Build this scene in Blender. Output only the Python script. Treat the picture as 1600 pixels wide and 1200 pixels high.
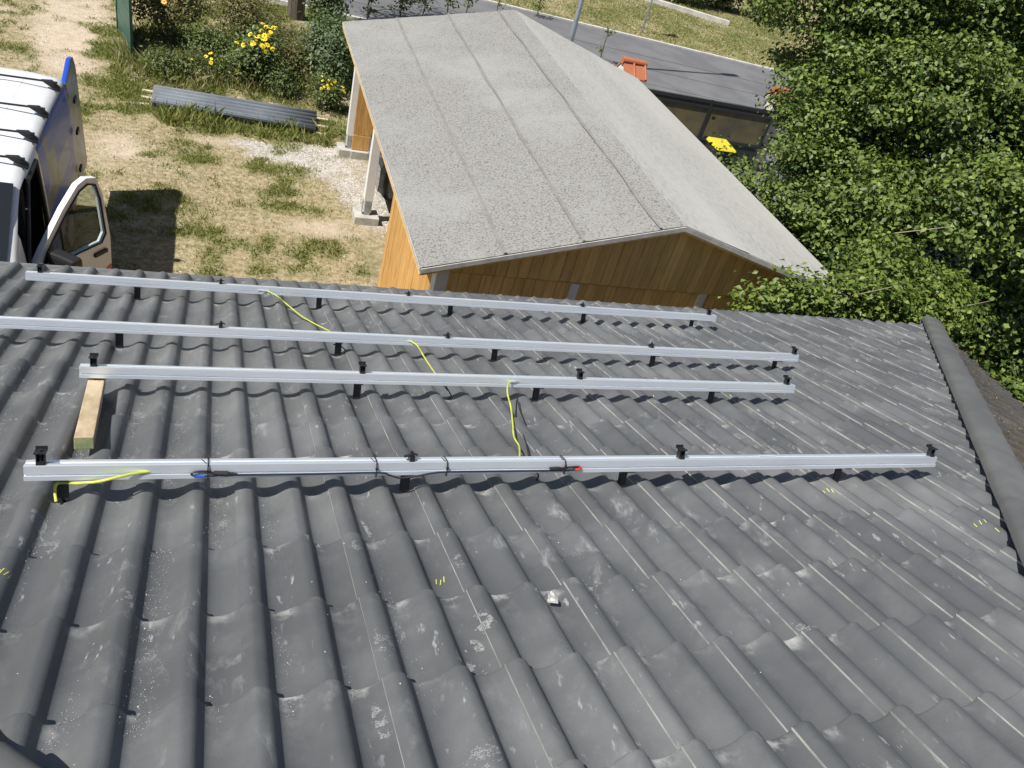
import bpy, bmesh, math, random
import numpy as np
from mathutils import Matrix, Vector
for o in list(bpy.data.objects): bpy.data.objects.remove(o)
sc = bpy.context.scene
COL = sc.collection
rad = math.radians
rng = np.random.default_rng(11)
random.seed(5)

# ---------------------------------------------------------------- camera, sky, sun, exposure
TH = rad(21.3); CT, ST = math.cos(TH), math.sin(TH)
G = 0.330886; EV = 13 * G; EZ = 2.6            # tile gauge, eave distance down the slope, eave height
def r2w(u, v, w=0.0):                          # roof coordinates (across, down the slope, out of it) -> world
    return np.array([u, (v - EV) * CT + w * ST, -(v - EV) * ST + w * CT + EZ])
def _rot(w):
    w = np.array(w); t = np.linalg.norm(w); k = w / t
    K = np.array([[0, -k[2], k[1]], [k[2], 0, -k[0]], [-k[1], k[0], 0]])
    return np.eye(3) + math.sin(t) * K + (1 - math.cos(t)) * K @ K
FPX = 1228.93
Rr = _rot([1.86617878, -.226699373, .360632530])
CW = r2w(-.38001037, -1.81871718, 1.20537866)
M3 = np.array([[1, 0, 0], [0, CT, ST], [0, -ST, CT]])
RW = Rr @ M3.T
cam = bpy.data.cameras.new('camera'); cam.sensor_width = 36; cam.lens = FPX / 1600 * 36
cam.clip_start = .05; cam.clip_end = 2000
co = bpy.data.objects.new('camera', cam); COL.objects.link(co)
mw = Matrix.Identity(4)
for r in range(3):
    mw[r][0] = RW[0][r]; mw[r][1] = -RW[1][r]; mw[r][2] = -RW[2][r]; mw[r][3] = CW[r]
co.matrix_world = mw
sc.camera = co
SUN = Vector((-.66, -.20, 1.0)).normalized()
w = bpy.data.worlds.new('World'); sc.world = w; w.use_nodes = True
nt = w.node_tree; nt.nodes.clear()
sky = nt.nodes.new('ShaderNodeTexSky'); sky.sky_type = 'NISHITA'; sky.sun_disc = False
sky.sun_elevation = math.asin(SUN.z); sky.sun_rotation = math.atan2(SUN.x, SUN.y)
bg = nt.nodes.new('ShaderNodeBackground'); bg.inputs[1].default_value = .064
wo = nt.nodes.new('ShaderNodeOutputWorld')
nt.links.new(sky.outputs[0], bg.inputs[0]); nt.links.new(bg.outputs[0], wo.inputs[0])
sl = bpy.data.lights.new('sun', 'SUN'); sl.energy = 5.0; sl.angle = rad(.53); sl.color = (1, .955, .88)
so = bpy.data.objects.new('sun', sl); COL.objects.link(so); so.location = (-30, -10, 50)
so.rotation_euler = SUN.to_track_quat('Z', 'Y').to_euler()
sc.view_settings.view_transform = 'Standard'; sc.view_settings.look = 'None'
sc.view_settings.exposure = .36; sc.view_settings.gamma = 1; sc.view_settings.use_curve_mapping = False

def ray(x, y): return np.array([(x - 800) / FPX, (y - 600) / FPX, 1.]) @ RW
def gp(x, y, z=0.0):                           # where the sight line of a photo point meets height z
    d = ray(x, y); return CW + (z - CW[2]) / d[2] * d
def px(P):
    d = (np.atleast_2d(P) - CW) @ RW.T
    return np.c_[800 + FPX * d[:, 0] / d[:, 2], 600 + FPX * d[:, 1] / d[:, 2]], d[:, 2]
def roofpt(x, y, h=0.0):
    d = np.array([(x - 800) / FPX, (y - 600) / FPX, 1.]) @ Rr
    c = np.array([-.38001037, -1.81871718, 1.20537866]); return c + (h - c[2]) / d[2] * d

# ---------------------------------------------------------------- materials
def mat(name, col, rough=.6, metal=0., col2=None, scale=5., lo=.4, hi=.6, detail=5., bump=None, rand=0., spec=.5,
        col3=None, scale3=1., lo3=.5, hi3=.6, stretch=(1, 1, 1), island=False, coat=0., sheen=0., trans=0., isl_col=None):
    m = bpy.data.materials.new(name); m.use_nodes = True
    t = m.node_tree; N = t.nodes; L = t.links; b = N['Principled BSDF']
    b.inputs['Roughness'].default_value = rough; b.inputs['Metallic'].default_value = metal
    b.inputs['Specular IOR Level'].default_value = spec; b.inputs['Coat Weight'].default_value = coat
    if sheen: b.inputs['Sheen Weight'].default_value = sheen; b.inputs['Sheen Roughness'].default_value = .4
    geo = N.new('ShaderNodeNewGeometry')
    mp = N.new('ShaderNodeMapping'); mp.inputs['Scale'].default_value = stretch
    L.new(geo.outputs['Position'], mp.inputs['Vector'])
    def noise(s, d=detail):
        n = N.new('ShaderNodeTexNoise'); n.inputs['Scale'].default_value = s; n.inputs['Detail'].default_value = d
        n.inputs['Roughness'].default_value = .62
        L.new(mp.outputs[0], n.inputs['Vector']); return n
    def ramp(src, a, c):
        r = N.new('ShaderNodeMapRange'); r.inputs['From Min'].default_value = a; r.inputs['From Max'].default_value = c
        L.new(src, r.inputs['Value']); return r.outputs[0]
    def mix(fac, a, c, mode='MIX'):
        x = N.new('ShaderNodeMix'); x.data_type = 'RGBA'; x.blend_type = mode
        if isinstance(fac, float): x.inputs['Factor'].default_value = fac
        else: L.new(fac, x.inputs['Factor'])
        for s, v in ((x.inputs['A'], a), (x.inputs['B'], c)):
            if isinstance(v, tuple): s.default_value = v + (1,)
            else: L.new(v, s)
        return x.outputs['Result']
    c = tuple(col)
    if col2: c = mix(ramp(noise(scale).outputs['Fac'], lo, hi), c, tuple(col2))
    if col3: c = mix(ramp(noise(scale3, 8.).outputs['Fac'], lo3, hi3), c, tuple(col3))
    if isl_col: c = mix(geo.outputs['Random Per Island'], c, tuple(isl_col))
    if rand:
        if island: src = geo.outputs['Random Per Island']
        else: src = N.new('ShaderNodeObjectInfo').outputs['Random']
        r = N.new('ShaderNodeMapRange'); r.inputs['To Min'].default_value = 1 - rand; r.inputs['To Max'].default_value = 1 + rand
        L.new(src, r.inputs['Value'])
        v = N.new('ShaderNodeVectorMath'); v.operation = 'SCALE'
        if isinstance(c, tuple): v.inputs[0].default_value = c
        else: L.new(c, v.inputs[0])
        L.new(r.outputs[0], v.inputs['Scale']); c = v.outputs[0]
    if isinstance(c, tuple): b.inputs['Base Color'].default_value = c + (1,)
    else: L.new(c, b.inputs['Base Color'])
    if bump:
        n = noise(bump[0], 6.); bp = N.new('ShaderNodeBump'); bp.inputs['Strength'].default_value = bump[1]
        bp.inputs['Distance'].default_value = bump[2]; L.new(n.outputs['Fac'], bp.inputs['Height'])
        L.new(bp.outputs[0], b.inputs['Normal'])
    if trans:
        tr = N.new('ShaderNodeBsdfTranslucent'); ms = N.new('ShaderNodeMixShader'); ms.inputs[0].default_value = trans
        if isinstance(c, tuple): tr.inputs[0].default_value = c + (1,)
        else:
            g = mix(1.0, c, (1.6, 1.7, .7), 'MULTIPLY'); L.new(g, tr.inputs[0])
        out = N['Material Output']; L.new(b.outputs[0], ms.inputs[1]); L.new(tr.outputs[0], ms.inputs[2]); L.new(ms.outputs[0], out.inputs[0])
    m['bsdf'] = b.name
    return m

def tile_material(name, base, dusty, brown=0.):
    m = mat(name, base, rough=.5, spec=.5)
    t = m.node_tree; N = t.nodes; L = t.links; b = N['Principled BSDF']
    geo = N.new('ShaderNodeNewGeometry'); oi = N.new('ShaderNodeObjectInfo')
    def noise(s, d, st=(1, 1, 1), rot=0., dist=0.):
        mp = N.new('ShaderNodeMapping'); mp.inputs['Scale'].default_value = st; mp.inputs['Rotation'].default_value = (0, 0, rot)
        L.new(geo.outputs['Position'], mp.inputs[0])
        n = N.new('ShaderNodeTexNoise'); n.inputs['Scale'].default_value = s; n.inputs['Detail'].default_value = d
        n.inputs['Roughness'].default_value = .6; n.inputs['Distortion'].default_value = dist
        L.new(mp.outputs[0], n.inputs['Vector']); return n.outputs['Fac']
    def rng_(src, a, c, lo=0., hi=1.):
        r = N.new('ShaderNodeMapRange'); r.inputs['From Min'].default_value = a; r.inputs['From Max'].default_value = c
        r.inputs['To Min'].default_value = lo; r.inputs['To Max'].default_value = hi; L.new(src, r.inputs['Value']); return r.outputs[0]
    def math_(op, a, c):
        x = N.new('ShaderNodeMath'); x.operation = op
        for k, v in enumerate((a, c)):
            if isinstance(v, float): x.inputs[k].default_value = v
            else: L.new(v, x.inputs[k])
        return x.outputs[0]
    def mix(fac, a, c):
        x = N.new('ShaderNodeMix'); x.data_type = 'RGBA'; L.new(fac, x.inputs['Factor'])
        for s, v in ((x.inputs['A'], a), (x.inputs['B'], c)):
            if isinstance(v, tuple): s.default_value = v + (1,)
            else: L.new(v, s)
        return x.outputs['Result']
    dk = tuple(v * .78 for v in base)
    c = mix(rng_(noise(2.3, 5), .38, .65), dk, base)
    v = N.new('ShaderNodeVectorMath'); v.operation = 'SCALE'; L.new(c, v.inputs[0])
    L.new(rng_(oi.outputs['Random'], 0, 1, .87, 1.1), v.inputs['Scale']); c = v.outputs[0]
    # broad dusty bloom, hand and boot smears, fine scuffs
    bloom = rng_(noise(1.9, 8), .46, .70, 0., .5)
    c = mix(bloom, c, dusty)
    sm = math_('MULTIPLY', rng_(noise(6.5, 7, (1.7, .8, 1), .35, .35), .575, .70), rng_(noise(1.1, 2), .42, .6))
    sm = math_('MULTIPLY', sm, rng_(noise(70, 4, (1, .3, 1), .45), .40, .60, .25, 1.))
    c = mix(math_('MULTIPLY', sm, .62), c, tuple(v * 1.5 for v in dusty))
    sc_ = math_('MULTIPLY', rng_(noise(46, 3, (1, .16, 1), .55), .63, .70), rng_(noise(3.1, 3), .5, .6))
    c = mix(math_('MULTIPLY', sc_, .5), c, tuple(v * 2.1 for v in dusty))
    at = N.new('ShaderNodeAttribute'); at.attribute_name = 'dust'
    d = math_('MULTIPLY', at.outputs['Fac'], rng_(noise(16, 5), .46, .62))
    d = math_('MULTIPLY', d, rng_(noise(2.1, 2), .40, .62))
    c = mix(d, c, (.52, .52, .50))
    if brown: c = mix(rng_(noise(5, 6), .42, .6, 0., brown), c, (.085, .06, .038))
    L.new(c, b.inputs['Base Color'])
    L.new(rng_(noise(4, 5), .35, .65, .40, .56), b.inputs['Roughness'])
    n = N.new('ShaderNodeBump'); n.inputs['Strength'].default_value = .45; n.inputs['Distance'].default_value = .0018
    L.new(noise(190, 6), n.inputs['Height']); L.new(n.outputs[0], b.inputs['Normal'])
    return m

MT = {}
MT['tile'] = tile_material('tile_engobe', (.106, .111, .117), (.205, .21, .212))
MT['tile_brown'] = tile_material('tile_engobe_brown', (.07, .066, .062), (.15, .145, .14), .7)  # darker, browner copy of the tile colour for the face beyond the hip
MT['tile_edge'] = mat('tile_raw_edge', (.52, .51, .48), .8, col2=(.24, .24, .23), scale=9, lo=.35, hi=.62)
MT['cap'] = mat('hip_cap_engobe', (.108, .110, .113), .5, col2=(.14, .141, .142), scale=4, lo=.4, hi=.65, bump=(150, .2, .001), rand=.06)
MT['alu'] = mat('mill_aluminium', (.90, .95, 1.0), .42, .72, col2=(.78, .83, .90), scale=14, lo=.45, hi=.75, stretch=(.15, 1, 1), bump=(300, .06, .0006))
MT['black'] = mat('black_coated_steel', (.02, .021, .024), .42, .2)
MT['blackpl'] = mat('black_plastic', (.016, .016, .017), .5)
MT['hook'] = mat('black_hook_steel', (.03, .032, .036), .4, .3)
MT['yellow'] = mat('earth_cable_sheath', (.60, .60, .07), .5, col2=(.42, .50, .05), scale=40)
MT['tin'] = mat('tinned_copper', (.7, .7, .68), .35, .7)
MT['blue'] = mat('blue_cable_mark', (.02, .08, .45), .4)
MT['red'] = mat('red_cable_mark', (.65, .03, .03), .4)
MT['timber'] = mat('weathered_beam', (.56, .45, .30), .75, col2=(.33, .25, .15), scale=14, lo=.40, hi=.62, stretch=(1, .35, .5), col3=(.36, .35, .17), scale3=9, lo3=.60, hi3=.72, bump=(60, .4, .002))
MT['timber_end'] = mat('mossy_end_grain', (.16, .21, .10), .85, col2=(.28, .26, .13), scale=40)
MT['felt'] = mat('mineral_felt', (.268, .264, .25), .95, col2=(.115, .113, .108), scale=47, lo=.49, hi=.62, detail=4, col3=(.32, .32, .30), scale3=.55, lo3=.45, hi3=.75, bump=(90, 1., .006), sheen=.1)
MT['felt_grazing_lit'] = mat('mineral_felt_grazing_lit', (.40, .395, .365), .95, col2=(.24, .24, .225), scale=40, lo=.45, hi=.68, detail=4, stretch=(1, .22, 1), col3=(.45, .44, .41), scale3=.7, lo3=.45, hi3=.7, bump=(90, .7, .004), sheen=.15)  # same felt, right slope: brightening at grazing view put into the colour
MT['seam'] = mat('bitumen_seam', (.175, .174, .168), .9, col2=(.215, .213, .205), scale=6, lo=.4, hi=.6)
MT['pine'] = mat('oiled_pine', (.62, .36, .12), .6, col2=(.47, .25, .075), scale=9, lo=.42, hi=.62, stretch=(3, 3, .35), bump=(70, .2, .001), rand=.13)
MT['pine_shade_lift'] = mat('oiled_pine_shade_lift', (.74, .49, .19), .6, col2=(.62, .38, .13), scale=9, lo=.42, hi=.62, stretch=(3, 3, .35), bump=(70, .2, .001), rand=.13)  # lighter copy of the pine: brightness for shaded boards put into the colour
MT['white_paint'] = mat('white_painted_wood', (.74, .74, .72), .55, col2=(.62, .62, .60), scale=6, lo=.5, hi=.8)
MT['concrete'] = mat('pale_concrete', (.48, .46, .42), .9, col2=(.36, .35, .32), scale=8, bump=(60, .5, .004))
MT['zinc'] = mat('zinc_gutter', (.34, .35, .36), .45, .6)
MT['dark'] = mat('dark_underlay', (.02, .02, .022), .8)
MT['render'] = mat('pale_render', (.66, .62, .54), .9, col2=(.56, .52, .45), scale=3, bump=(70, .4, .003))
MT['asphalt'] = mat('asphalt', (.125, .125, .13), .85, col2=(.16, .16, .165), scale=.7, lo=.4, hi=.6, col3=(.09, .09, .095), scale3=60, lo3=.55, hi3=.7, bump=(120, .4, .004))
MT['seam_tar'] = mat('tar_joint', (.07, .07, .072), .6)
MT['kerb'] = mat('kerb_stone', (.6, .58, .54), .85, col2=(.46, .45, .42), scale=4)
MT['paving'] = mat('grey_paving', (.20, .18, .15), .9, col2=(.13, .115, .09), scale=2, bump=(40, .4, .004))
MT['terra'] = mat('terracotta', (.42, .15, .075), .7, col2=(.36, .12, .06), scale=7, lo=.4, hi=.65, rand=.12)
MT['steel_dk'] = mat('anthracite_steel', (.05, .055, .06), .4, .3)
MT['panel_reflect'] = mat('gate_panel_reflection', (.19, .16, .085), .3, col2=(.11, .105, .08), scale=1.6, lo=.4, hi=.6)  # glass panels with their brownish yellow reflection put into the base colour
MT['galv'] = mat('galvanised_steel', (.42, .46, .5), .4, .7, col2=(.34, .38, .42), scale=8)
MT['bin'] = mat('bin_black', (.02, .02, .023), .45)
MT['binlid'] = mat('bin_yellow', (.60, .52, .03), .45)
MT['greenfence'] = mat('dark_green_strips', (.018, .075, .06), .45, col2=(.025, .10, .08), scale=5)
MT['sheet'] = mat('grey_blue_sheet', (.155, .175, .20), .6, .05, col2=(.12, .14, .16), scale=3)
MT['batten'] = mat('pale_batten', (.62, .53, .38), .8, col2=(.5, .42, .3), scale=10)
MT['brick'] = mat('pink_brick', (.55, .34, .27), .9, col2=(.45, .28, .22), scale=20)
MT['vwhite'] = mat('van_white', (.76, .77, .78), .35, coat=.4, col2=(.70, .71, .72), scale=1.3)
MT['vblue'] = mat('van_blue', (.02, .075, .46), .35, coat=.15)
MT['vpale'] = mat('van_pale_blue', (.16, .25, .44), .35, coat=.15)
MT['vreflect'] = mat('van_side_reflection', (.12, .12, .125), .35, coat=.15, col2=(.22, .27, .36), scale=3.5, lo=.4, hi=.62)  # ground reflection and shade of the van side, painted as colour
MT['vred'] = mat('van_red', (.55, .03, .02), .3, coat=.6)
MT['glass'] = mat('dark_glass', (.012, .015, .018), .06, spec=.6, coat=.3)
MT['cargrey'] = mat('car_dark_paint', (.02, .025, .03), .22, coat=.9)
MT['lens'] = mat('lamp_lens', (.6, .66, .7), .12, coat=.8)
MT['chrome'] = mat('bright_trim', (.75, .76, .78), .15, .95)
MT['tyre'] = mat('tyre_rubber', (.018, .018, .018), .85)
MT['seat'] = mat('seat_fabric', (.03, .03, .035), .9)
MT['paper'] = mat('white_chips', (.66, .65, .63), .8, isl_col=(.34, .34, .33))
MT['scuff'] = mat('chalky_scuff', (.25, .255, .26), .9)
MT['fragment'] = mat('broken_tile_chalk', (.55, .55, .53), .9, col2=(.25, .25, .25), scale=60)
MT['lime'] = mat('yellow_chalk', (.72, .74, .12), .8)
MT['bark'] = mat('bark', (.13, .105, .08), .9, col2=(.07, .058, .045), scale=14, stretch=(1, 1, .25), bump=(30, .8, .02))
MT['twig'] = mat('pale_twig', (.34, .29, .22), .85)
MT['leaf'] = mat('tree_leaf', (.024, .055, .010), .5, spec=.4, isl_col=(.17, .225, .045), rand=.0, trans=.12)
MT['leaf_bright'] = mat('bush_leaf', (.042, .088, .013), .48, spec=.4, isl_col=(.20, .25, .05), trans=.2)
MT['shrub'] = mat('shrub_leaf', (.045, .08, .02), .5, isl_col=(.17, .21, .06), trans=.22)
MT['shrub_dry'] = mat('dry_shrub_leaf', (.06, .085, .022), .6, isl_col=(.26, .22, .09), trans=.2)
MT['shrub_grey'] = mat('grey_green_leaf', (.06, .10, .045), .5, isl_col=(.16, .21, .10), trans=.2)
MT['grass'] = mat('grass_blade', (.095, .14, .034), .6, isl_col=(.33, .32, .11), trans=.25)
MT['straw'] = mat('straw_blade', (.36, .31, .18), .7, isl_col=(.18, .19, .075), trans=.2)
MT['petal'] = mat('yellow_petal', (.82, .56, .01), .6, isl_col=(.85, .70, .04))
MT['petal_orange'] = mat('orange_petal', (.75, .36, .06), .6, isl_col=(.8, .52, .16))
MT['flower_core'] = mat('flower_core', (.2, .09, .01), .8)
MT['stone'] = mat('gravel_stone', (.55, .52, .47), .9, isl_col=(.36, .33, .29))
MT['litter'] = mat('leaf_litter', (.30, .25, .14), .8, isl_col=(.10, .075, .04))
MT['sign'] = mat('sign_plate', (.35, .36, .37), .4, .6)

# ---------------------------------------------------------------- builders
ORG = {}
class MB:
    def __init__(s): s.v = []; s.f = []; s.mi = []
    def add(s, vs, fs, mi=0):
        b = len(s.v); s.v.extend([tuple(map(float, p)) for p in vs]); s.f.extend([tuple(b + i for i in f) for f in fs]); s.mi.extend([mi] * len(fs)); return s
    def box(s, a, b, mi=0):
        x0, y0, z0 = a; x1, y1, z1 = b
        return s.add([(x0, y0, z0), (x1, y0, z0), (x1, y1, z0), (x0, y1, z0), (x0, y0, z1), (x1, y0, z1), (x1, y1, z1), (x0, y1, z1)],
                     [(3, 2, 1, 0), (4, 5, 6, 7), (0, 1, 5, 4), (1, 2, 6, 5), (2, 3, 7, 6), (3, 0, 4, 7)], mi)
    def obox(s, c, ax, ay, az, mi=0):          # oriented box: centre and three half-axes
        c, ax, ay, az = map(np.array, (c, ax, ay, az)); P = []
        for k in (-1, 1):
            for i, j in ((-1, -1), (1, -1), (1, 1), (-1, 1)): P.append(c + i * ax + j * ay + k * az)
        return s.add(P, [(3, 2, 1, 0), (4, 5, 6, 7), (0, 1, 5, 4), (1, 2, 6, 5), (2, 3, 7, 6), (3, 0, 4, 7)], mi)
    def prism(s, poly, d, mi=0):               # 3D polygon pushed along d
        n = len(poly); P = [np.array(p, float) for p in poly]; d = np.array(d, float)
        return s.add(P + [p + d for p in P], [tuple(range(n - 1, -1, -1)), tuple(range(n, 2 * n))] + [(i, (i + 1) % n, n + (i + 1) % n, n + i) for i in range(n)], mi)
    def tube(s, pts, r, n=8, mi=0, cap=True):
        pts = [np.array(p, float) for p in pts]; m = len(pts); rr = r if hasattr(r, '__len__') else [r] * m
        V = []; up = None
        for k in range(m):
            t = pts[min(k + 1, m - 1)] - pts[max(k - 1, 0)]; t = t / (np.linalg.norm(t) + 1e-9)
            if up is None: up = np.array([0, 0, 1.]) if abs(t[2]) < .9 else np.array([1., 0, 0])
            a = np.cross(t, up); a /= np.linalg.norm(a) + 1e-9; b = np.cross(a, t); up = b
            for q in range(n):
                an = 2 * math.pi * q / n; V.append(pts[k] + rr[k] * (math.cos(an) * a + math.sin(an) * b))
        F = [(k * n + q, k * n + (q + 1) % n, (k + 1) * n + (q + 1) % n, (k + 1) * n + q) for k in range(m - 1) for q in range(n)]
        if cap: F += [tuple(range(n)), tuple(range((m - 1) * n + n - 1, (m - 1) * n - 1, -1))]
        return s.add(V, F, mi)
    def grid(s, P, mi=0, closed=False):        # P: rows x cols x 3
        R, C = len(P), len(P[0]); V = [p for row in P for p in row]
        F = [(r * C + c, r * C + (c + 1) % C, (r + 1) * C + (c + 1) % C, (r + 1) * C + c) for r in range(R - 1) for c in range(C if closed else C - 1)]
        return s.add(V, F, mi)
    def build(s, name, mats, parent=None, smooth=False, bevel=0., origin=None):
        o_ = np.array(ORG.get(parent.name, (0, 0, 0)) if parent else (origin if origin is not None else (0, 0, 0)), float)
        me = bpy.data.meshes.new(name)
        me.from_pydata([tuple(np.array(p) - o_) for p in s.v], [], s.f)
        if not isinstance(mats, (list, tuple)): mats = [mats]
        for m in mats: me.materials.append(MT[m])
        me.polygons.foreach_set('material_index', s.mi)
        if smooth:
            me.polygons.foreach_set('use_smooth', [True] * len(s.f))
        bm = bmesh.new(); bm.from_mesh(me); bmesh.ops.recalc_face_normals(bm, faces=bm.faces)
        if bevel:
            bmesh.ops.remove_doubles(bm, verts=bm.verts, dist=1e-5)
            ed = [e for e in bm.edges if len(e.link_faces) == 2 and e.calc_face_angle(0) > .6]
            bmesh.ops.bevel(bm, geom=ed, offset=bevel, segments=2, profile=.6, affect='EDGES', clamp_overlap=True)
        if smooth:
            for e in bm.edges:
                if len(e.link_faces) == 2 and e.calc_face_angle(0) > .75: e.smooth = False
        bm.to_mesh(me); bm.free()
        o = bpy.data.objects.new(name, me); COL.objects.link(o)
        if parent: o.parent = parent
        ORG[o.name] = tuple(o_)
        if parent is None and origin is not None: o.location = origin
        return o
def tag(o, label, cat, group=None, kind=None):
    if label: o['label'] = label
    if cat: o['category'] = cat
    if group: o['group'] = group
    if kind: o['kind'] = kind
    return o
def thing(name, label, cat, loc=(0, 0, 0), group=None):
    o = bpy.data.objects.new(name, None); COL.objects.link(o); o.location = loc; o.empty_display_size = .2
    ORG[o.name] = tuple(map(float, loc)); return tag(o, label, cat, group)
def structure(o): o['kind'] = 'structure'; return o
def fast(name, V, F, m, parent=None, smooth=False, nper=4):     # big numpy meshes, every face nper corners
    me = bpy.data.meshes.new(name); V = np.asarray(V, np.float32)
    if parent is not None: V = V - np.array(ORG[parent.name], np.float32)
    F = np.asarray(F, np.int32)
    me.vertices.add(len(V)); me.vertices.foreach_set('co', V.ravel())
    me.loops.add(F.size); me.loops.foreach_set('vertex_index', F.ravel())
    me.polygons.add(len(F)); me.polygons.foreach_set('loop_start', np.arange(len(F), dtype=np.int32) * nper)
    me.polygons.foreach_set('loop_total', np.full(len(F), nper, np.int32))
    if smooth: me.polygons.foreach_set('use_smooth', np.ones(len(F), bool))
    me.update(calc_edges=True); me.validate()
    me.materials.append(MT[m])
    o = bpy.data.objects.new(name, me); COL.objects.link(o)
    if parent is not None: o.parent = parent; ORG[o.name] = ORG[parent.name]
    return o
def spline(P, k=8):
    P = [np.array(p, float) for p in P]; P = [2 * P[0] - P[1]] + P + [2 * P[-1] - P[-2]]; out = []
    for i in range(1, len(P) - 2):
        for j in range(k):
            t = j / k; a, b, c, d = P[i - 1:i + 3]
            out.append(.5 * (2 * b + (c - a) * t + (2 * a - 5 * b + 4 * c - d) * t * t + (3 * b - a - 3 * c + d) * t ** 3))
    return out + [P[-2]]
_perm = np.random.default_rng(3).random((256, 256))
def vnoise(x, y, s):
    x = x * s + 900.3; y = y * s + 700.7; xi = np.floor(x).astype(int); yi = np.floor(y).astype(int); fx = x - xi; fy = y - yi
    fx = fx * fx * (3 - 2 * fx); fy = fy * fy * (3 - 2 * fy); g = lambda a, b: _perm[a % 256, b % 256]
    return (g(xi, yi) * (1 - fx) + g(xi + 1, yi) * fx) * (1 - fy) + (g(xi, yi + 1) * (1 - fx) + g(xi + 1, yi + 1) * fx) * fy
def fbm(x, y, s, o=4): return sum(vnoise(x, y, s * 2 ** k) / 2 ** k for k in range(o)) / sum(1 / 2 ** k for k in range(o))

# ---------------------------------------------------------------- ground, road, lawn
def axis(lo, hi, step, far):
    a = np.arange(lo, hi + 1e-6, step); out = [hi + step * 2 ** k for k in range(1, 12) if hi + step * 2 ** k < far] + [far]
    out2 = [lo - step * 2 ** k for k in range(1, 12) if lo - step * 2 ** k > -far] + [-far]
    return np.array(sorted(out2) + list(a) + out)
# blobs of green growth, bare dirt and gravel, given where they lie on the ground
GREEN = [(350, 170, 1.6, .5, 1.), (330, 250, .5, .3, .6), (430, 300, .8, .2, .7), (540, 395, .6, .2, .7), (470, 395, .8, .2, .6), (165, 80, .7, 2.2, .85), (180, 130, .7, 1.4, .85), (225, 170, .6, .9, .7), (330, 195, 1.4, .35, 1.), (440, 205, .9, .3, .9), (445, 268, .75, .28, .95), (470, 328, .8, .22, .9), (300, 228, .6, .25, .6),
         (570, 410, .45, .22, .9), (395, 300, .5, .2, .4), (520, 200, .4, .3, .7), (350, 110, 2.2, 1.4, 1.), (480, 90, 1.2, 1.6, 1.), (60, 20, .8, .7, .7), (30, 75, .7, .6, .5), (250, 60, .9, 1.4, .7), (430, 40, 1.6, 1.2, .5), (300, 395, .4, .15, .3), (355, 420, .5, .12, .35), (480, 380, .5, .15, .35)]
DIRT = [(120, 45, .75, 2.6, 1.3), (105, 95, .6, 1.4, 1.3), (90, 20, .6, 1.5, 1.2), (190, 235, .7, 1.0, .8), (300, 270, .8, .35, .4), (480, 355, .8, .3, .7), (345, 225, .7, .2, .6), (560, 350, .4, .3, .7), (400, 395, 1.0, .2, .5), (0, 15, .6, .5, .9)]
GRAV = [(585, 300, .35, 1.3, 1.), (450, 245, .9, .35, 1.), (530, 240, .6, .5, 1.), (580, 330, .35, .9, 1.), (400, 225, .5, .2, 1.), (490, 235, .7, .3, 1.), (545, 285, .5, .6, 1.), (420, 232, .8, .22, 1.), (520, 262, .7, .8, 1.), (560, 310, .45, .5, 1.), (470, 240, .8, .35, .9), (575, 400, .3, .25, .5)]
def blobs(L, X, Y):
    r = np.zeros_like(X)
    for a, b, rx, ry, wt in L:
        c = gp(a, b); r = np.maximum(r, wt * np.exp(-(((X - c[0]) / rx) ** 2 + ((Y - c[1]) / ry) ** 2) * .9))
    return r
def cover(X, Y):
    n1 = fbm(X, Y, 1.1); n2 = fbm(X + 40, Y, 3.0); n3 = fbm(X, Y + 60, .45)
    g = blobs(GREEN, X, Y); d = blobs(DIRT, X, Y); s = blobs(GRAV, X, Y)
    far = np.clip((Y - 12.2 - .1 * X) / 1.5, 0, 1)
    n4 = fbm(X + 11, Y + 5, 6.0, 3)
    green = np.clip((g * 1.0 + (n1 - .5) * 2.0 + (n2 - .5) * 2.0 + (n4 - .5) * 1.2 + .07 + far * .22 - d * .75 - s * .3) * 1.15, 0, 1)
    dirt = np.clip((d + (n3 - .5) * .9 + (n2 - .5) * .9 - .28 - g * .25) * 1.8, 0, 1)
    grav = np.clip((s + (n2 - .5) * .8 + (n1 - .5) * .5 - .38) * 2.2, 0, 1)
    return green, dirt, grav
gx = axis(-8, 24, .16, 900); gy = axis(-2, 32, .16, 900)
XX, YY = np.meshgrid(gx, gy); nx, ny = len(gx), len(gy)
inn = (np.abs(XX - 8) < 17) & (np.abs(YY - 15) < 18)
ZZ = np.where(inn, (fbm(XX, YY, .9) - .5) * .05 + (fbm(XX, YY, 5.) - .5) * .014, 0)
gv = np.c_[XX.ravel(), YY.ravel(), ZZ.ravel()]
ii = (np.arange(ny - 1)[:, None] * nx + np.arange(nx - 1)[None, :]).ravel()
ground = structure(fast('ground', gv, np.c_[ii, ii + 1, ii + nx + 1, ii + nx], 'concrete', smooth=True))
cg, cd, cs = cover(XX.ravel(), YY.ravel())
at = ground.data.color_attributes.new('cover', 'FLOAT_COLOR', 'POINT')
at.data.foreach_set('color', np.c_[cg, cd, cs, np.ones_like(cg)].astype(np.float32).ravel())
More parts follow.
